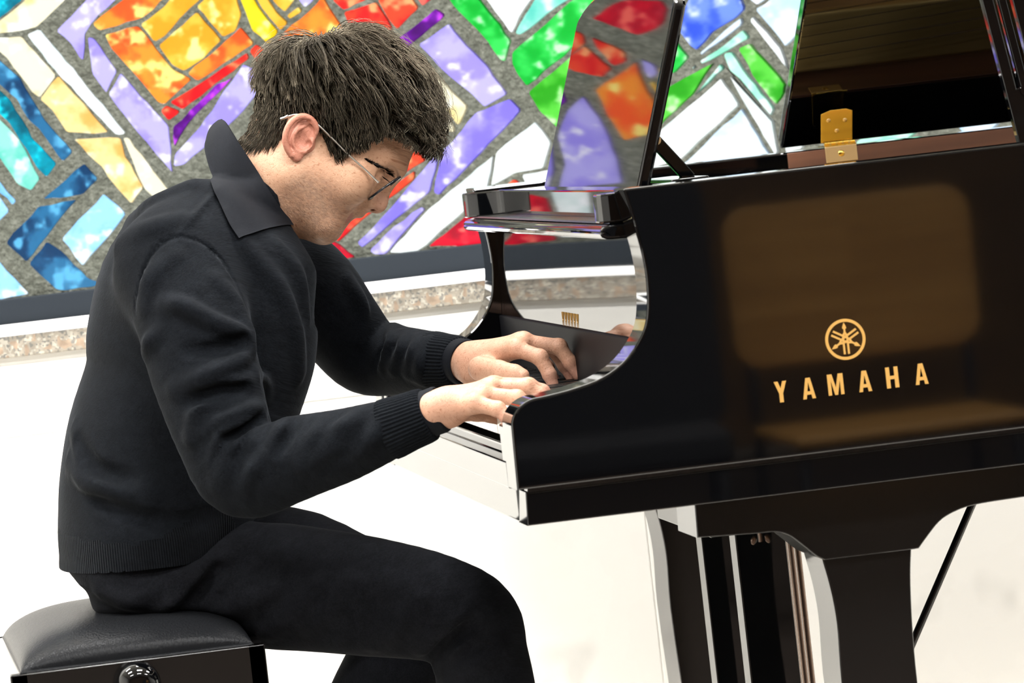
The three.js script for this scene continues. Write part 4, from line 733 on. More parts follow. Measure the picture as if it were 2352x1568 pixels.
const imgAngle = (ax, ay, bx, by) => { const a = at(ax, ay, 0), b = at(bx, by, 0); return Math.atan2(b.y - a.y, b.x - a.x); };
const both = fn => [fn(1), fn(-1)];
const skullC = [772, 262], skullAng = imgAngle(620, 185, 930, 355);
const skull = ell(hd(...skullC), skullAng, px2(168), px2(152), 0.075, 0.02);
const headPrims = [
  skull,
  ell(hd(808, 374), imgAngle(765, 490, 915, 300), px2(120), px2(66), 0.056, 0.03),       // middle of the face
  cone(hd(764, 428), hd(738, 490), 0.040, 0.030, 0.03),                                   // mouth and jaw front
  cone(hd(868, 360), hd(885, 335), 0.034, 0.034, 0.03),                                   // forehead
  ...both(s => cone(hd(664, 408, s * 0.050), hd(735, 505, s * 0.022), 0.022, 0.021, 0.03)),// jaw bone
  ...both(s => cone(hd(690, 380, s * 0.046), hd(786, 422, s * 0.044), 0.022, 0.020, 0.035)),// cheek
  ...both(s => ell(hd(812, 408, s * 0.041), 0, 0.020, 0.020, 0.018, 0.025)),               // cheek bone
  cone(hd(738, 512), hd(748, 528), 0.022, 0.0135, 0.02),                                   // chin
  ...both(s => cone(hd(912, 388, s * 0.012), hd(882, 360, s * 0.045), 0.011, 0.012, 0.014)),// brow
  ...both(s => cutOf(ell(hd(884, 412, s * 0.038), 0, 0.014, 0.012, 0.014, 0.012))),       // eye socket
  cone(hd(903, 406), hd(873, 452), 0.0078, 0.0098, 0.010),                                 // bridge of the nose
  ball(hd(867, 466), 0.0124, 0.008),                                                       // tip
  cone(hd(846, 452), hd(862, 466), 0.013, 0.010, 0.010),
  ...both(s => ell(hd(846, 462, s * 0.0125), imgAngle(835, 445, 862, 478), 0.0105, 0.0075, 0.0068, 0.005)), // nostril wings
  ...both(s => cutOf(cone(hd(856, 479, s * 0.006), hd(850, 466, s * 0.0065), 0.0028, 0.0018, 0.003))),
  cone(hd(812, 480), hd(803, 488), 0.016, 0.0085, 0.012),                                  // upper lip
  ell(hd(798, 487), imgAngle(790, 500, 815, 470), 0.0068, 0.0058, 0.019, 0.005),
  ell(hd(786, 509), imgAngle(780, 520, 795, 495), 0.0075, 0.0062, 0.018, 0.006),           // lower lip
  ...both(s => cutOf(cone(hd(800, 499, 0), hd(777, 485, s * 0.0255), 0.0016, 0.0012, 0.0035))), // line of the mouth
  ...both(s => ell(hd(860, 401, s * 0.0310), 0, 0.0132, 0.0132, 0.0132, 0.004)),            // lids over the eye, cast down
  ...both(s => cutOf(cone(hd(882, 414, s * 0.026), hd(874, 409, s * 0.0425), 0.0016, 0.0011, 0.002))), // slit between the lids
  cone(hd(606, 424), hd(682, 326), 0.0565, 0.054, 0.03),                                    // neck
  cone(hd(650, 455), hd(715, 440), 0.044, 0.040, 0.03),
  cone(hd(560, 500), hd(606, 424), 0.056, 0.0565, 0.02),
];
const headF = field(headPrims);
// ear: a shallow plate with rolled rim, inner fold, bowl, flap and lobe
const earAt = (px, py, w) => hd(px, py, 0.0705 + w);
const earChain = (pts, r, k) => { const q = new THREE.CatmullRomCurve3(pts.map(a => earAt(...a))).getPoints(40); return [run(q, q.map((_, i) => r * (i < 6 ? 0.6 + i * 0.066 : 1)), k)]; };
const earPrims = [
  ell(earAt(688, 312, 0.004), imgAngle(680, 365, 700, 268), 0.0275, 0.0185, 0.0055, 0.006),
  ...earChain([[722, 316, 0.006], [727, 296, 0.009], [718, 277, 0.012], [700, 267, 0.014], [682, 270, 0.016], [666, 284, 0.018], [657, 304, 0.018], [655, 324, 0.016], [660, 342, 0.013], [668, 355, 0.010]], 0.0040, 0.0035),
  ...earChain([[708, 281, 0.009], [690, 291, 0.011], [677, 308, 0.013], [674, 326, 0.012], [681, 341, 0.010], [694, 347, 0.009]], 0.0036, 0.004),
  ell(earAt(681, 356, 0.007), 0, 0.0080, 0.0085, 0.0050, 0.005),
  ball(earAt(713, 326, 0.008), 0.0042, 0.004), cone(earAt(700, 345, 0.007), earAt(711, 335, 0.008), 0.0034, 0.0034, 0.004),
  cutOf(ell(earAt(696, 324, 0.013), 0, 0.0095, 0.0115, 0.0095, 0.005)), cutOf(ell(earAt(706, 330, 0.006), 0, 0.0045, 0.005, 0.008, 0.003)),
  cutOf(ell(earAt(700, 285, 0.016), imgAngle(680, 296, 718, 280), 0.0085, 0.0035, 0.006, 0.003)),
  ell(earAt(700, 318, -0.004), 0, 0.014, 0.022, 0.008, 0.006),
];
const earF = field(earPrims);
const earMirror = (x, y, z) => earF(x, y, -z);
// hands
const tips = [];
function hand(wrist, mcps, fingers, thumb, side, palmR) {
  const pr = []; const W = Jt(...wrist);
  const m = mcps.map(q => Jt(...q));
  m.forEach((p, i) => { pr.push(cone(W.clone().lerp(p, 0.12), p, palmR[0], palmR[1] - 0.0006 * i, 0.014)); if (i) pr.push(cone(m[i - 1], p, 0.0095, 0.0095, 0.010)); });
  fingers.forEach((f, i) => { const pts = [m[i], ...f.map(q => Jt(q[0], q[1], q[2]))], r = [0.0105, ...f.map(q => q[3])]; for (let j = 0; j + 1 < pts.length; j++) { pr.push(cone(pts[j], pts[j + 1], r[j], r[j + 1], 0.0035)); if (j > 0) pr.push(ball(pts[j], r[j] * 1.05, 0.003)); } tips.push([pts.at(-1), pts.at(-2), r.at(-1)]); });
  const t = thumb.map(q => Jt(q[0], q[1], q[2])); for (let j = 0; j + 1 < t.length; j++) pr.push(cone(t[j], t[j + 1], thumb[j][3], thumb[j + 1][3], j ? 0.004 : 0.012));
  return pr;
}
const forearm = (a, b, r1, r2) => cone(Jt(...a), Jt(...b), r1, r2, 0.012);
const handR = field([forearm([900, 982, 0.386], [1018, 940, 0.413], 0.028, 0.0225), cone(Jt(1000, 936, 0.425), Jt(1030, 926, 0.428), 0.020, 0.019, 0.014), cone(Jt(1000, 950, 0.402), Jt(1036, 944, 0.40), 0.019, 0.015, 0.014),
  ...hand([1022, 938, 0.414], [[1088, 926, 0.453], [1110, 907, 0.434], [1128, 891, 0.413], [1134, 885, 0.391]],
    [[[1143, 939, 0.468, 0.0092], [1164, 957, 0.473, 0.0080], [1171, 974, 0.474, 0.0070]], [[1188, 914, 0.446, 0.0098], [1214, 932, 0.448, 0.0086], [1226, 950, 0.448, 0.0074]],
      [[1207, 889, 0.416, 0.0102], [1240, 906, 0.416, 0.0088], [1256, 926, 0.416, 0.0076]], [[1214, 886, 0.388, 0.0099], [1246, 899, 0.386, 0.0086], [1260, 914, 0.386, 0.0074]]],
    [[1052, 942, 0.392, 0.0140], [1096, 946, 0.380, 0.0112], [1128, 952, 0.378, 0.0098], [1150, 962, 0.378, 0.0082]], 1, [0.0165, 0.0125])]);
const handL = field([forearm([1000, 824, -0.08], [1078, 834, -0.015], 0.028, 0.0235), cone(Jt(1080, 822, -0.02), Jt(1100, 818, -0.012), 0.020, 0.018, 0.014), cone(Jt(1085, 850, 0.0), Jt(1110, 846, 0.02), 0.019, 0.015, 0.014),
  ...hand([1082, 834, -0.010], [[1184, 800, 0.066], [1202, 785, 0.046], [1198, 786, 0.024], [1178, 796, 0.004]],
    [[[1240, 820, 0.082, 0.0100], [1262, 860, 0.088, 0.0086], [1272, 888, 0.090, 0.0072]], [[1284, 796, 0.052, 0.0102], [1310, 832, 0.056, 0.0088], [1328, 862, 0.058, 0.0074]],
      [[1270, 800, 0.024, 0.0098], [1296, 838, 0.026, 0.0086], [1312, 866, 0.027, 0.0073]], [[1236, 812, -0.004, 0.0090], [1258, 842, -0.008, 0.0078], [1270, 866, -0.010, 0.0068]]],
    [[1104, 846, 0.050, 0.0165], [1146, 851, 0.082, 0.0132], [1182, 857, 0.098, 0.0112], [1200, 862, 0.104, 0.0092]], -1, [0.0175, 0.0130])]);
{
  const parts = [];
  const coreR = chain(armR.slice(0, -1), 0.03, 0.022), coreL = chain(armL, 0.03, 0.020);
  const core = field([sweepBody(bodySt(torsoList.slice(2, 8), 0.026), 0.03), ...coreR, ...coreL, cone(hd(545, 540), hd(606, 430), 0.05, 0.050, 0.04), ...chain([[330, 1290, 0.085, 100], [650, 1335, 0.115, 112], [1060, 1410, 0.15, 84], [1100, 1600, 0.15, 70]], 0.03), ...chain([[345, 1290, -0.085, 100], [690, 1300, -0.12, 112], [940, 1430, -0.16, 76], [850, 1640, -0.16, 66]], 0.03)]);
  parts.push(nets(core, V(-0.54, 0.34, -0.33), V(0.10, 1.10, 0.42), 0.014));
  parts.push(nets((x, y, z) => headF(x, y, z), V(-0.30, 0.88, -0.10), V(0.03, 1.20, 0.10), 0.0026));
  parts.push(nets(earF, V(-0.19, 1.03, 0.055), V(-0.09, 1.12, 0.115), 0.0012));
  parts.push(nets(earMirror, V(-0.19, 1.03, -0.115), V(-0.09, 1.12, -0.055), 0.002));
  parts.push(nets(handR, V(-0.13, 0.66, 0.33), V(0.13, 0.79, 0.51), 0.0026));
  parts.push(nets(handL, V(-0.06, 0.69, -0.13), V(0.22, 0.82, 0.13), 0.0026));
  // colours of the skin itself: ruddier ear, lips, nose and finger ends, and the grey grain of a shaven beard
  const jaw0 = hd(700, 480), jaw1 = hd(770, 535), lip = hd(793, 497), nose = hd(868, 466), ear = hd(690, 315, 0.08), up = hd(815, 487);
  const base = [0.60, 0.345, 0.215];
  parts.forEach((g, gi) => {
    const p = g.attributes.position, c = new Float32Array(p.count * 3), q = V(0, 0, 0);
    for (let i = 0; i < p.count; i++) {
      q.fromBufferAttribute(p, i); let r = base[0], gg = base[1], b = base[2];
      const mix = (R, G, B, t) => { r = lerp(r, R, t); gg = lerp(gg, G, t); b = lerp(b, B, t); };
      if (gi === 1) {
        const n = fbm(q.x * 900 + q.z * 500, q.y * 900, 741, 0, 2), bd = Math.min(q.distanceTo(hd(745, 525)), q.distanceTo(jaw0) + 0.005, q.distanceTo(up) + 0.022);
        mix(0.27, 0.165, 0.12, clamp(sstep(0.062, 0.03, Math.min(hyp(q.x - jaw0.x, q.y - jaw0.y), hyp(q.x - jaw1.x, q.y - jaw1.y), hyp(q.x - up.x, q.y - up.y) + 0.03)) * (n > 0.5 ? 0.55 : 0.2)));
        mix(0.38, 0.14, 0.115, 0.75 * sstep(0.011, 0.006, hyp(q.x - lip.x, q.y - lip.y)) * (Math.abs(q.z) < 0.024 ? 1 : 0));
        mix(0.46, 0.21, 0.16, 0.5 * sstep(0.026, 0.01, q.distanceTo(nose)));
      } else if (gi === 2 || gi === 3) mix(0.56, 0.225, 0.155, 0.9);
      else if (gi > 3) { let t = 0; for (const [a] of tips) t = Math.max(t, sstep(0.03, 0.008, q.distanceTo(a))); mix(0.50, 0.245, 0.18, 0.35 + 0.5 * t); }
      c[3 * i] = r; c[3 * i + 1] = gg; c[3 * i + 2] = b;
    }
    g.setAttribute('color', new THREE.BufferAttribute(c, 3));
  });
  const body = mergeGeometries(parts);
  mesh('body', body, M.skin, person);
  // finger nails
  const nailM = phys({ color: lin(0.55, 0.31, 0.25), roughness: 0.3 });
  tips.forEach(([a, b, r]) => { const d = a.clone().sub(b).normalize(), upv = V(0, 1, 0).addScaledVector(d, -d.y).normalize(), g = new THREE.SphereGeometry(1, 14, 10); g.scale(r * 0.62, r * 0.22, r * 0.85);
    const x = V(0, 0, 0).crossVectors(upv, d).normalize(); g.applyMatrix4(new THREE.Matrix4().makeBasis(x, upv, d)); const p = a.clone().addScaledVector(d, r * 0.35).addScaledVector(upv, r * 0.80); g.translate(p.x, p.y, p.z); mesh('nail', g, nailM, person); });
  // eyes
  for (const s of [1, -1]) { const e = group('eye', null, null, person), c = hd(857, 399, s * 0.0315); const g = new THREE.SphereGeometry(0.0118, 28, 20); g.translate(c.x, c.y, c.z); mesh('eyeball', g, phys({ color: 0xd9cfc6, roughness: 0.2 }), e);
    const look = hd(905, 450, s * 0.0315).sub(c).normalize(), ir = new THREE.SphereGeometry(0.0058, 20, 14); ir.scale(1, 1, 0.45); ir.applyQuaternion(new THREE.Quaternion().setFromUnitVectors(V(0, 0, 1), look)); ir.translate(c.x + look.x * 0.0098, c.y + look.y * 0.0098, c.z + look.z * 0.0098); mesh('iris', ir, phys({ color: lin(0.03, 0.018, 0.010), roughness: 0.1 }), e); }
}
// ---------------------------------------------------------------- shirt collar: stands round the neck and folds down to points
{
  const top = [[511, 274, 0], [520, 284, 0.038], [542, 318, 0.062], [574, 366, 0.072], [612, 424, 0.074], [650, 482, 0.062], [676, 516, 0.034]];
  const bot = [[478, 318, 0], [474, 345, 0.056], [486, 392, 0.088], [508, 440, 0.106], [537, 494, 0.108], [562, 536, 0.100], [587, 568, 0.086]];
  const fall = s => { const T0 = new THREE.CatmullRomCurve3(top.map(q => hd(q[0], q[1], s * q[2]))).getPoints(40), B0 = new THREE.CatmullRomCurve3(bot.map(q => hd(q[0], q[1], s * q[2]))).getPoints(40); return [T0, B0]; };
  const nS = 10, loftT = (A, B, th, bulge, lay) => { // thick cloth between two edges
    const n = A.length, P3 = [], id = [], uv = [], grid = (o) => { for (let i = 0; i < n; i++) for (let j = 0; j <= nS; j++) { const t = j / nS, p = A[i].clone().lerp(B[i], t); const c = hd(600, 430); const out = V(p.x - c.x, (p.y - c.y) * 0.3, p.z - c.z).normalize(); p.addScaledVector(out, bulge * Math.sin(t * Math.PI)); if (lay) for (let q = 0; q < 8; q++) { const v = sweaterF(p.x, p.y, p.z); if (v > 0.003) break; p.addScaledVector(V(-0.25, 0.15, Math.sign(p.z || 1)).normalize(), 0.0035 - v); } p.addScaledVector(out, o * (t < 0.02 ? 0.4 : 1)); P3.push(p.x, p.y, p.z); uv.push(i / n * 0.3, t * 0.05); } };
    grid(0); grid(th); const N0 = n * (nS + 1);
    for (let i = 0; i + 1 < n; i++) for (let j = 0; j < nS; j++) { const a = i * (nS + 1) + j, b = a + nS + 1; id.push(a, a + 1, b, b, a + 1, b + 1); const c = a + N0, d = b + N0; id.push(c, d, c + 1, d, d + 1, c + 1); }
    for (let i = 0; i + 1 < n; i++) for (const j of [0, nS]) { const a = i * (nS + 1) + j, b = a + nS + 1; id.push(a, b, a + N0, b, b + N0, a + N0); }
    for (const i of [0, n - 1]) for (let j = 0; j < nS; j++) { const a = i * (nS + 1) + j; id.push(a, a + N0, a + 1, a + 1, a + N0, a + 1 + N0); }
    const g = new THREE.BufferGeometry(); g.setAttribute('position', new THREE.Float32BufferAttribute(P3, 3)); g.setAttribute('uv', new THREE.Float32BufferAttribute(uv, 2)); g.setIndex(id); g.computeVertexNormals(); return g; };
  const [Tn, Bn] = fall(1), [Tf, Bf] = fall(-1);
  const A = [...Tf.slice().reverse(), ...Tn.slice(1)], B = [...Bf.slice().reverse(), ...Bn.slice(1)];
  mesh('collar', loftT(A, B, 0.0028, 0.004, true), M.shirt, person);
  // the stand inside the fold
  const inner = A.map(p => { const c = hd(600, 430); return V(lerp(p.x, c.x, 0.05), p.y - 0.0015, p.z * 0.95); }), low = A.map((p, i) => { const c = hd(585, 455); return V(lerp(p.x, c.x, -0.1) - 0.018, p.y - 0.032, p.z * 1.02); });
  mesh('collar_stand', loftT(inner, low, 0.002, 0.0), M.shirt, person);
  const bt = new THREE.CylinderGeometry(0.0048, 0.0048, 0.002, 20); bt.rotateZ(-0.9); const bp = hd(668, 528, 0.016); bt.translate(bp.x, bp.y, bp.z); mesh('button', bt, M.ebony, person);
}
// ---------------------------------------------------------------- hair: a close cap on the scalp and locks that grow from it
{
  const C0 = hd(...skullC), ca = Math.cos(skullAng), sa = Math.sin(skullAng), RX = px2(168), RY = px2(152), RZ = 0.075;
  // directions on the scalp: f forward, u up, z to the right side
  const toL = p => { const dx = p.x - C0.x, dy = p.y - C0.y; return V(dx * ca + dy * sa, -dx * sa + dy * ca, p.z); };
  const toW = l => V(C0.x + l.x * ca - l.y * sa, C0.y + l.x * sa + l.y * ca, l.z);
  const onSkull = n => { const s = 1 / Math.hypot(n.x / RX, n.y / RY, n.z / RZ); return V(n.x * s, n.y * s, n.z * s); };
  const toPx = p => { const d = p.clone().sub(EYE), c = V(0, 0, 0).addScaledVector(camX, d.x).addScaledVector(camY, d.y).addScaledVector(camZ, d.z); return [CX + F * c.x / c.z, CY + F * c.y / c.z]; };
  const line = [[540, 318], [575, 338], [606, 334], [640, 326], [655, 296], [672, 272], [700, 262], [727, 284], [745, 322], [757, 350], [782, 357], [797, 338], [832, 334], [850, 312], [872, 300], [905, 303], [950, 326], [1100, 250], [1100, -50], [500, -50], [500, 250]];
  const inside = (x, y) => { let r = false; for (let i = 0, j = line.length - 1; i < line.length; j = i++) { const [xi, yi] = line[i], [xj, yj] = line[j]; if ((yi > y) !== (yj > y) && x < (xj - xi) * (y - yi) / (yj - yi) + xi) r = !r; } return r; };
  const sag = p => toPx(V(p.x, p.y, Math.abs(p.z)));
  const whorl = toL(hd(738, 84, 0.0)).normalize();
  const fw = V(1, 0, 0), pos = [], nor = [], col = [], idx = [];
  const prof = [[-1.2, 0.004], [-0.55, 0.008], [0.05, 0.011], [0.36, 0.019], [0.84, 0.030], [1.35, 0.040], [1.8, 0.045], [2.2, 0.045], [2.6, 0.050], [2.9, 0.052], [3.4, 0.03]];   // from the nape over the crown to the brow
  const thick = n => { // how far the locks stand off the scalp
    let a = Math.PI - Math.atan2(n.y, n.x); if (a > Math.PI * 1.5) a -= Math.PI * 2; let h = prof[0][1];
    for (let i = 0; i + 1 < prof.length; i++) if (a >= prof[i][0]) h = lerp(prof[i][1], prof[i + 1][1], clamp((a - prof[i][0]) / (prof[i + 1][0] - prof[i][0])));
    const side = Math.pow(Math.abs(n.z), 1.5); return lerp(h, 0.006 + 0.009 * sstep(-0.35, 0.35, n.y), side);
  };
  const edgeDist = (x, y) => { let d = 1e9; for (let i = 0; i < 16; i++) { const [ax, ay] = line[i], [bx, by] = line[i + 1], dx = bx - ax, dy = by - ay, t = clamp(((x - ax) * dx + (y - ay) * dy) / (dx * dx + dy * dy)); d = Math.min(d, Math.hypot(x - ax - dx * t, y - ay - dy * t)); } return d / S0; };
  const ribbon = (pts, r, c) => { // three-sided tapering lock
    const n = pts.length, b0 = pos.length / 3; let up0 = V(0.3, 0.8, 0.5);
    for (let i = 0; i < n; i++) {
      const t = pts[Math.min(n - 1, i + 1)].clone().sub(pts[Math.max(0, i - 1)]).normalize(), a = V(0, 0, 0).crossVectors(t, up0).normalize(), b = V(0, 0, 0).crossVectors(t, a), rr = r * (i === n - 1 ? 0.12 : Math.min(1, 0.55 + i * 0.3) * (1 - 0.55 * Math.pow(i / (n - 1), 2)));
      for (let k = 0; k < 3; k++) { const th = k * 2.094, o = a.clone().multiplyScalar(Math.cos(th)).addScaledVector(b, Math.sin(th)); pos.push(pts[i].x + o.x * rr, pts[i].y + o.y * rr, pts[i].z + o.z * rr); nor.push(o.x, o.y, o.z); col.push(c[0], c[1], c[2]); }
    }
    for (let i = 0; i + 1 < n; i++) for (let k = 0; k < 3; k++) { const a = b0 + i * 3 + k, b = b0 + i * 3 + (k + 1) % 3; idx.push(a, a + 3, b, b, a + 3, b + 3); }
  };
  const guides = []; let tries = 0;
  while (guides.length < 800 && tries++ < 20000) {
    const u = hash(tries, 1, 801) * 2 - 1, th = hash(tries, 2, 802) * Math.PI * 2, s = Math.sqrt(1 - u * u), n = V(s * Math.cos(th), s * Math.sin(th), u);
    const root = onSkull(n), w = toW(root), q = sag(w); if (!inside(...q)) continue;
    guides.push({ n, id: tries, q });
  }
  for (let i = 0; i < 110; i++) { // the crown, where the locks part
    const a = hash(i, 1, 807) * Math.PI * 2, r = 0.04 + 0.42 * Math.sqrt(hash(i, 2, 807)), e1 = V(0, 0, 0).crossVectors(whorl, V(0, 0, 1)).normalize(), e2 = V(0, 0, 0).crossVectors(whorl, e1), n = whorl.clone().addScaledVector(e1, r * Math.cos(a)).addScaledVector(e2, r * Math.sin(a)).normalize();
    guides.push({ n, id: 90000 + i });
  }
  const grow = (n, id, layer) => {
    const away = n.clone().multiplyScalar(whorl.dot(n)).sub(whorl); const dist = Math.acos(clamp(whorl.dot(n), -1, 1));
    const axis = V(0, 0, 0).crossVectors(whorl, n).normalize();
    const H = thick(n), topF = sstep(0.0, 0.7, n.y), front = sstep(0.1, 0.9, n.x);
    let len = (0.016 + 0.036 * topF + 0.012 * topF * front + 0.008 * sstep(-0.5, 0.1, n.y)) * (0.75 + 0.5 * hash(id, 3, 811));
    const ed = edgeDist(...sag(toW(onSkull(n))));
    if (n.x < 0.45 || Math.abs(n.z) > 0.6) len = Math.min(len, 0.007 + 0.85 * ed);
    if (n.x > 0 && Math.abs(n.z) < 0.8) { const e = Math.atan2(n.y, Math.hypot(n.x, n.z)), room = Math.max(0.16, e - 0.34 + 0.25 * (hash(id, 5, 813) - 0.5)); len = Math.min(len, room * 0.085); }
    const steps = 8, pts = [], ph = hash(id, 4, 812) * 6.28, amp = 0.0014 + 0.0066 * topF, side = V(0, 0, 0).crossVectors(n, axis).normalize();
    const lay = layer * H;
    for (let i = 0; i <= steps; i++) {
      const t = i / steps, ang = len * t / 0.085, m = n.clone().applyAxisAngle(axis, ang);
      const p = onSkull(m), h = 0.001 + lay * (1 - Math.pow(1 - Math.min(1, t * 1.6), 2)) - (1 - topF) * 0.0015 * t;
      const curl = amp * Math.sin(ph + t * 5.2) * t, lift = amp * 0.8 * Math.cos(ph + t * 4.6) * t;
      p.addScaledVector(m, h + lift); p.addScaledVector(axis, curl);
      pts.push(toW(p));
    }
    return pts;
  };
  const shade = (id, k) => { const a = hash(id, 7, 821), b = hash(id * 13 + k, 8, 822), t = clamp(0.15 + 0.6 * a * a + 0.45 * (b - 0.3)); return [lerp(0.26, 0.95, t), lerp(0.21, 0.80, t), lerp(0.15, 0.58, t)]; };
  guides.forEach((g, gi) => {
    const layers = [0.35, 0.7, 1.0];
    const kids = 26;
    for (let k = 0; k < kids; k++) {
      const lay = k < 7 ? 0.3 + 0.3 * hash(gi, k, 831) : 0.62 + 0.42 * hash(gi, k, 832);
      const guide = grow(g.n, g.id * 3 + (k % 3 === 0 ? 1 : 0), lay);
      const off = V(hash(gi, k, 841) - 0.5, hash(gi, k, 842) - 0.5, hash(gi, k, 843) - 0.5).multiplyScalar(0.014);
      const pts = guide.map((p, i) => { const t = i / (guide.length - 1), s = 1 - 0.62 * t; return V(p.x + off.x * s, p.y + off.y * s, p.z + off.z * s); });
      // keep roots on the scalp
      for (let i = 0; i < 3; i++) { const l = toL(pts[i]), n2 = l.clone().normalize(), sk = onSkull(n2).length(); if (l.length() < sk + 0.0005) { const f2 = toW(n2.multiplyScalar(sk + 0.0006)); pts[i].copy(f2); } }
      const q = sag(pts[0]); if (!inside(...q)) continue;
      ribbon(pts, 0.00055 + 0.00035 * hash(gi, k, 844), shade(g.id, k));
    }
  });
  guides.forEach((g, gi) => { if (g.n.y < 0.1) return; for (let k = 0; k < 2; k++) { if (hash(gi, k, 891) > 0.7) continue; const w = grow(g.n, g.id * 7 + k, 1.08 + 0.16 * hash(gi, k, 892)), a = hash(gi, k, 893) * 6.28; // loose single hairs and curls
    const pts = w.map((p, i) => { const t = i / (w.length - 1), r = 0.0045 * t * t; return V(p.x + r * Math.cos(a + t * 5), p.y + r * Math.sin(a + t * 5), p.z + r * Math.cos(a * 1.7 + t * 4)); }); ribbon(pts, 0.00028, shade(g.id, k)); } });
  // short hair on the nape, behind the ear and before it, rooted on the skin
  const nape = [[548, 318], [566, 262], [600, 180], [660, 215], [662, 285], [640, 324], [606, 334], [575, 340]], burn = [[716, 262], [760, 240], [830, 300], [832, 330], [800, 336], [783, 355], [757, 349], [744, 320]];
  const inP = (P0, x, y) => { let r = false; for (let i = 0, j = P0.length - 1; i < P0.length; j = i++) { const [xi, yi] = P0[i], [xj, yj] = P0[j]; if ((yi > y) !== (yj > y) && x < (xj - xi) * (y - yi) / (yj - yi) + xi) r = !r; } return r; };
  const short = (P0, N, dx, dy, L, sd) => { for (let i = 0; i < N; i++) { const x = lerp(540, 840, hash(i, 1, sd)), y = lerp(170, 365, hash(i, 2, sd)); if (!inP(P0, x, y)) continue; const q = hit(headF, x, y, 0.13, -0.1); if (!q) continue;
    const e = 1e-3, nn = V(headF(q.x + e, q.y, q.z) - headF(q.x - e, q.y, q.z), headF(q.x, q.y + e, q.z) - headF(q.x, q.y - e, q.z), headF(q.x, q.y, q.z + e) - headF(q.x, q.y, q.z - e)).normalize(), a = (hash(i, 3, sd) - 0.5) * 0.5;
    const d = hd(x + dx * 20 + a * 20, y + dy * 20, 0).sub(hd(x, y, 0)).normalize(); d.addScaledVector(nn, -d.dot(nn)).normalize(); const l = L * (0.6 + 0.7 * hash(i, 4, sd)), up = 0.0012 + 0.0075 * hash(i, 5, sd) * sstep(345, 250, y), id = Math.floor(x / 9) * 91 + Math.floor(y / 14);
    for (const s of [1, -1]) { const pts = [0, 0.3, 0.65, 1].map(t => { const p = q.clone().addScaledVector(d, l * t).addScaledVector(nn, up * Math.min(1, t * 2.2) - 0.0006 * t); return V(p.x, p.y, p.z * s); }); ribbon(pts, 0.0005, shade(id, i % 7).map(c => c * 0.8)); } } };
  short(nape, 9000, -0.30, 0.95, 0.016, 861); short(burn, 5000, 0.45, 0.9, 0.012, 871);
  const mk = () => { const g = new THREE.BufferGeometry(); g.setAttribute('position', new THREE.Float32BufferAttribute(pos, 3)); g.setAttribute('normal', new THREE.Float32BufferAttribute(nor, 3)); g.setAttribute('color', new THREE.Float32BufferAttribute(col, 3)); g.setIndex(idx); return g; };
  const hairM = phys({ vertexColors: true, roughness: 0.5, specularIntensity: 0.7 });
  // cap: dark underlayer just off the scalp inside the hairline
  const capF = (x, y, z) => { const p = V(x, y, z), l = toL(p), n = l.clone().normalize(); return l.length() - onSkull(n).length() - Math.min(0.0035, thick(n) * 0.3); };
  const cap = nets((x, y, z) => { const d = capF(x, y, z); return d; }, V(C0.x - 0.13, C0.y - 0.13, -0.105), V(C0.x + 0.14, C0.y + 0.14, 0.105), 0.003);
  { const ci = cap.index.array, cp = cap.attributes.position, keep = [], ok = i => { const p = V(cp.getX(i), cp.getY(i), cp.getZ(i)), q = sag(p); return inside(...q); }; for (let i = 0; i < ci.length; i += 3) if (ok(ci[i]) && ok(ci[i + 1]) && ok(ci[i + 2])) keep.push(ci[i], ci[i + 1], ci[i + 2]); cap.setIndex(keep); }
  const hair = group('hair', null, null, person);
  mesh('under_layer', cap, phys({ color: lin(0.44, 0.365, 0.26), roughness: 0.9, specularIntensity: 0.2 }), hair);
  mesh('locks', mk(), hairM, hair).userData.kind = 'stuff';
  // eyebrow: short hairs on the brow
  pos.length = nor.length = col.length = idx.length = 0;
  for (const s of [1, -1]) for (let i = 0; i < 260; i++) {
    const t = hash(i, 1, 851), a = hash(i, 2, 852) - 0.5, x = lerp(843, 908, t), y = lerp(366, 402, t) + a * lerp(8, 17, t), z0 = lerp(0.052, 0.014, t);
    let p = null; if (s > 0) p = hit(headF, x, y, 0.12, -0.1); else { const q = hit(headF, x, y, 0.12, -0.1); if (q) p = V(q.x, q.y, -q.z); }
    if (!p) continue; const d = hd(x - 12, y - 4 - a * 14, p.z).sub(hd(x, y, p.z)).normalize(); const o = V(0, 0, s * 0.0012);
    ribbon([p.clone(), p.clone().addScaledVector(d, 0.0028).add(o), p.clone().addScaledVector(d, 0.0060).addScaledVector(o, 0.7)], 0.00038, [0.028, 0.020, 0.015]);
  }
  for (const s of [1, -1]) for (let i = 0; i < 46; i++) { const t = i / 45, o = hd(lerp(884, 868, t), lerp(412, 404, t), 0), q = V(o.x, o.y, s * lerp(0.024, 0.0445, t)), d = hd(lerp(884, 868, t) + 6 + 3 * hash(i, 1, 881), lerp(412, 404, t) + 10, 0).sub(o).normalize(); d.z = s * 0.35 * t; ribbon([q, q.clone().addScaledVector(d, 0.003), q.clone().addScaledVector(d, 0.006).add(V(0.001, 0.0006, 0))], 0.0003, [0.012, 0.009, 0.007]); }
  mesh('eyebrows', mk(), hairM, person).userData.kind = 'stuff';
}
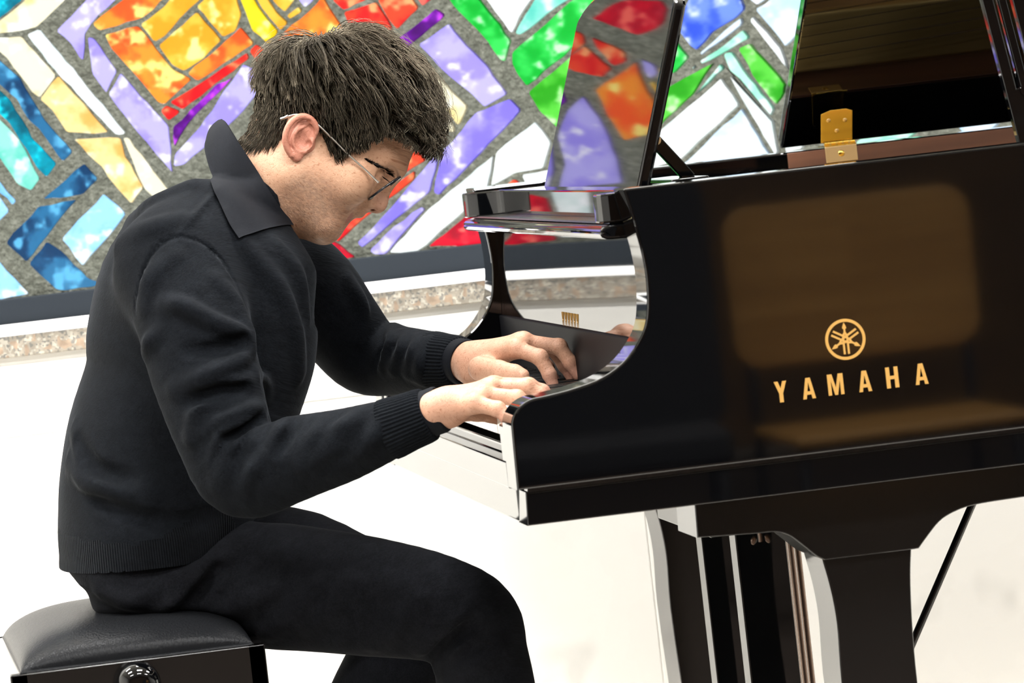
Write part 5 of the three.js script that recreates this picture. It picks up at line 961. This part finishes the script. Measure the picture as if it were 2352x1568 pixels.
// ---------------------------------------------------------------- eyeglasses
{
  const gl = group('eyeglasses', 'thin-rimmed eyeglasses with silver temples worn by the pianist', 'eyeglasses');
  const rimM = phys({ color: lin(0.01, 0.01, 0.012), roughness: 0.2 }), sil = std({ color: lin(0.72, 0.70, 0.66), metalness: 1, roughness: 0.28 });
  const c0 = hd(876, 432, 0), ax = hd(906, 408, 0).sub(hd(838, 456, 0)).normalize();
  for (const s of [1, -1]) {
    const c = c0.clone().add(V(0, 0, s * 0.034)), tl = V(0, 0, 1), nrm = V(0, 0, 0).crossVectors(ax, tl).normalize(), pts = [], sh = [];
    for (let i = 0; i < 40; i++) { const th = i / 40 * Math.PI * 2, a = 0.0245 * Math.cos(th), b = 0.0265 * Math.sin(th); pts.push(c.clone().addScaledVector(ax, a).addScaledVector(tl, b).addScaledVector(nrm, -0.0025 * Math.sin(th) * s)); }
    mesh('rim', tube(pts, 0.0017, 80, 8, true), rimM, gl);
    const lg = new THREE.BufferGeometry(), lp = [c.x, c.y, c.z], li = []; pts.forEach((p, i) => { lp.push(p.x, p.y, p.z); li.push(0, 1 + i, 1 + (i + 1) % 40); }); lg.setAttribute('position', new THREE.Float32BufferAttribute(lp, 3)); lg.setIndex(li); lg.computeVertexNormals();
    mesh('lens', lg, phys({ color: 0xffffff, transmission: 1, thickness: 0, roughness: 0.02, ior: 1.5 }), gl);
    const hin = hd(868, 418, s * 0.0625), T1 = [hin, hd(835, 386, s * 0.070), hd(803, 358, s * 0.0745), hd(768, 323, s * 0.0790), hd(735, 291, s * 0.0815), hd(706, 268, s * 0.0815), hd(680, 263, s * 0.079), hd(649, 272, s * 0.0735)];
    mesh('temple', tube(T1, 0.0013, 60, 8), sil, gl);
    mesh('hinge', box(-0.0014, 0.0014, -0.0013, 0.0013, -0.0018, 0.0018, 0.0004).translate(hin.x, hin.y, hin.z - s * 0.001), sil, gl);
    mesh('temple_tip', tube([hd(662, 266, s * 0.077), hd(654, 270, s * 0.075), hd(645, 273, s * 0.072)], 0.0019, 10, 8), sil, gl);
  }
  const b0 = c0.clone().addScaledVector(ax, 0.010); mesh('bridge', tube([b0.clone().add(V(0, 0, 0.0095)), b0.clone().addScaledVector(ax, 0.004), b0.clone().add(V(0, 0, -0.0095))], 0.0011, 16, 8), sil, gl);
}
renderer.render(scene, camera);
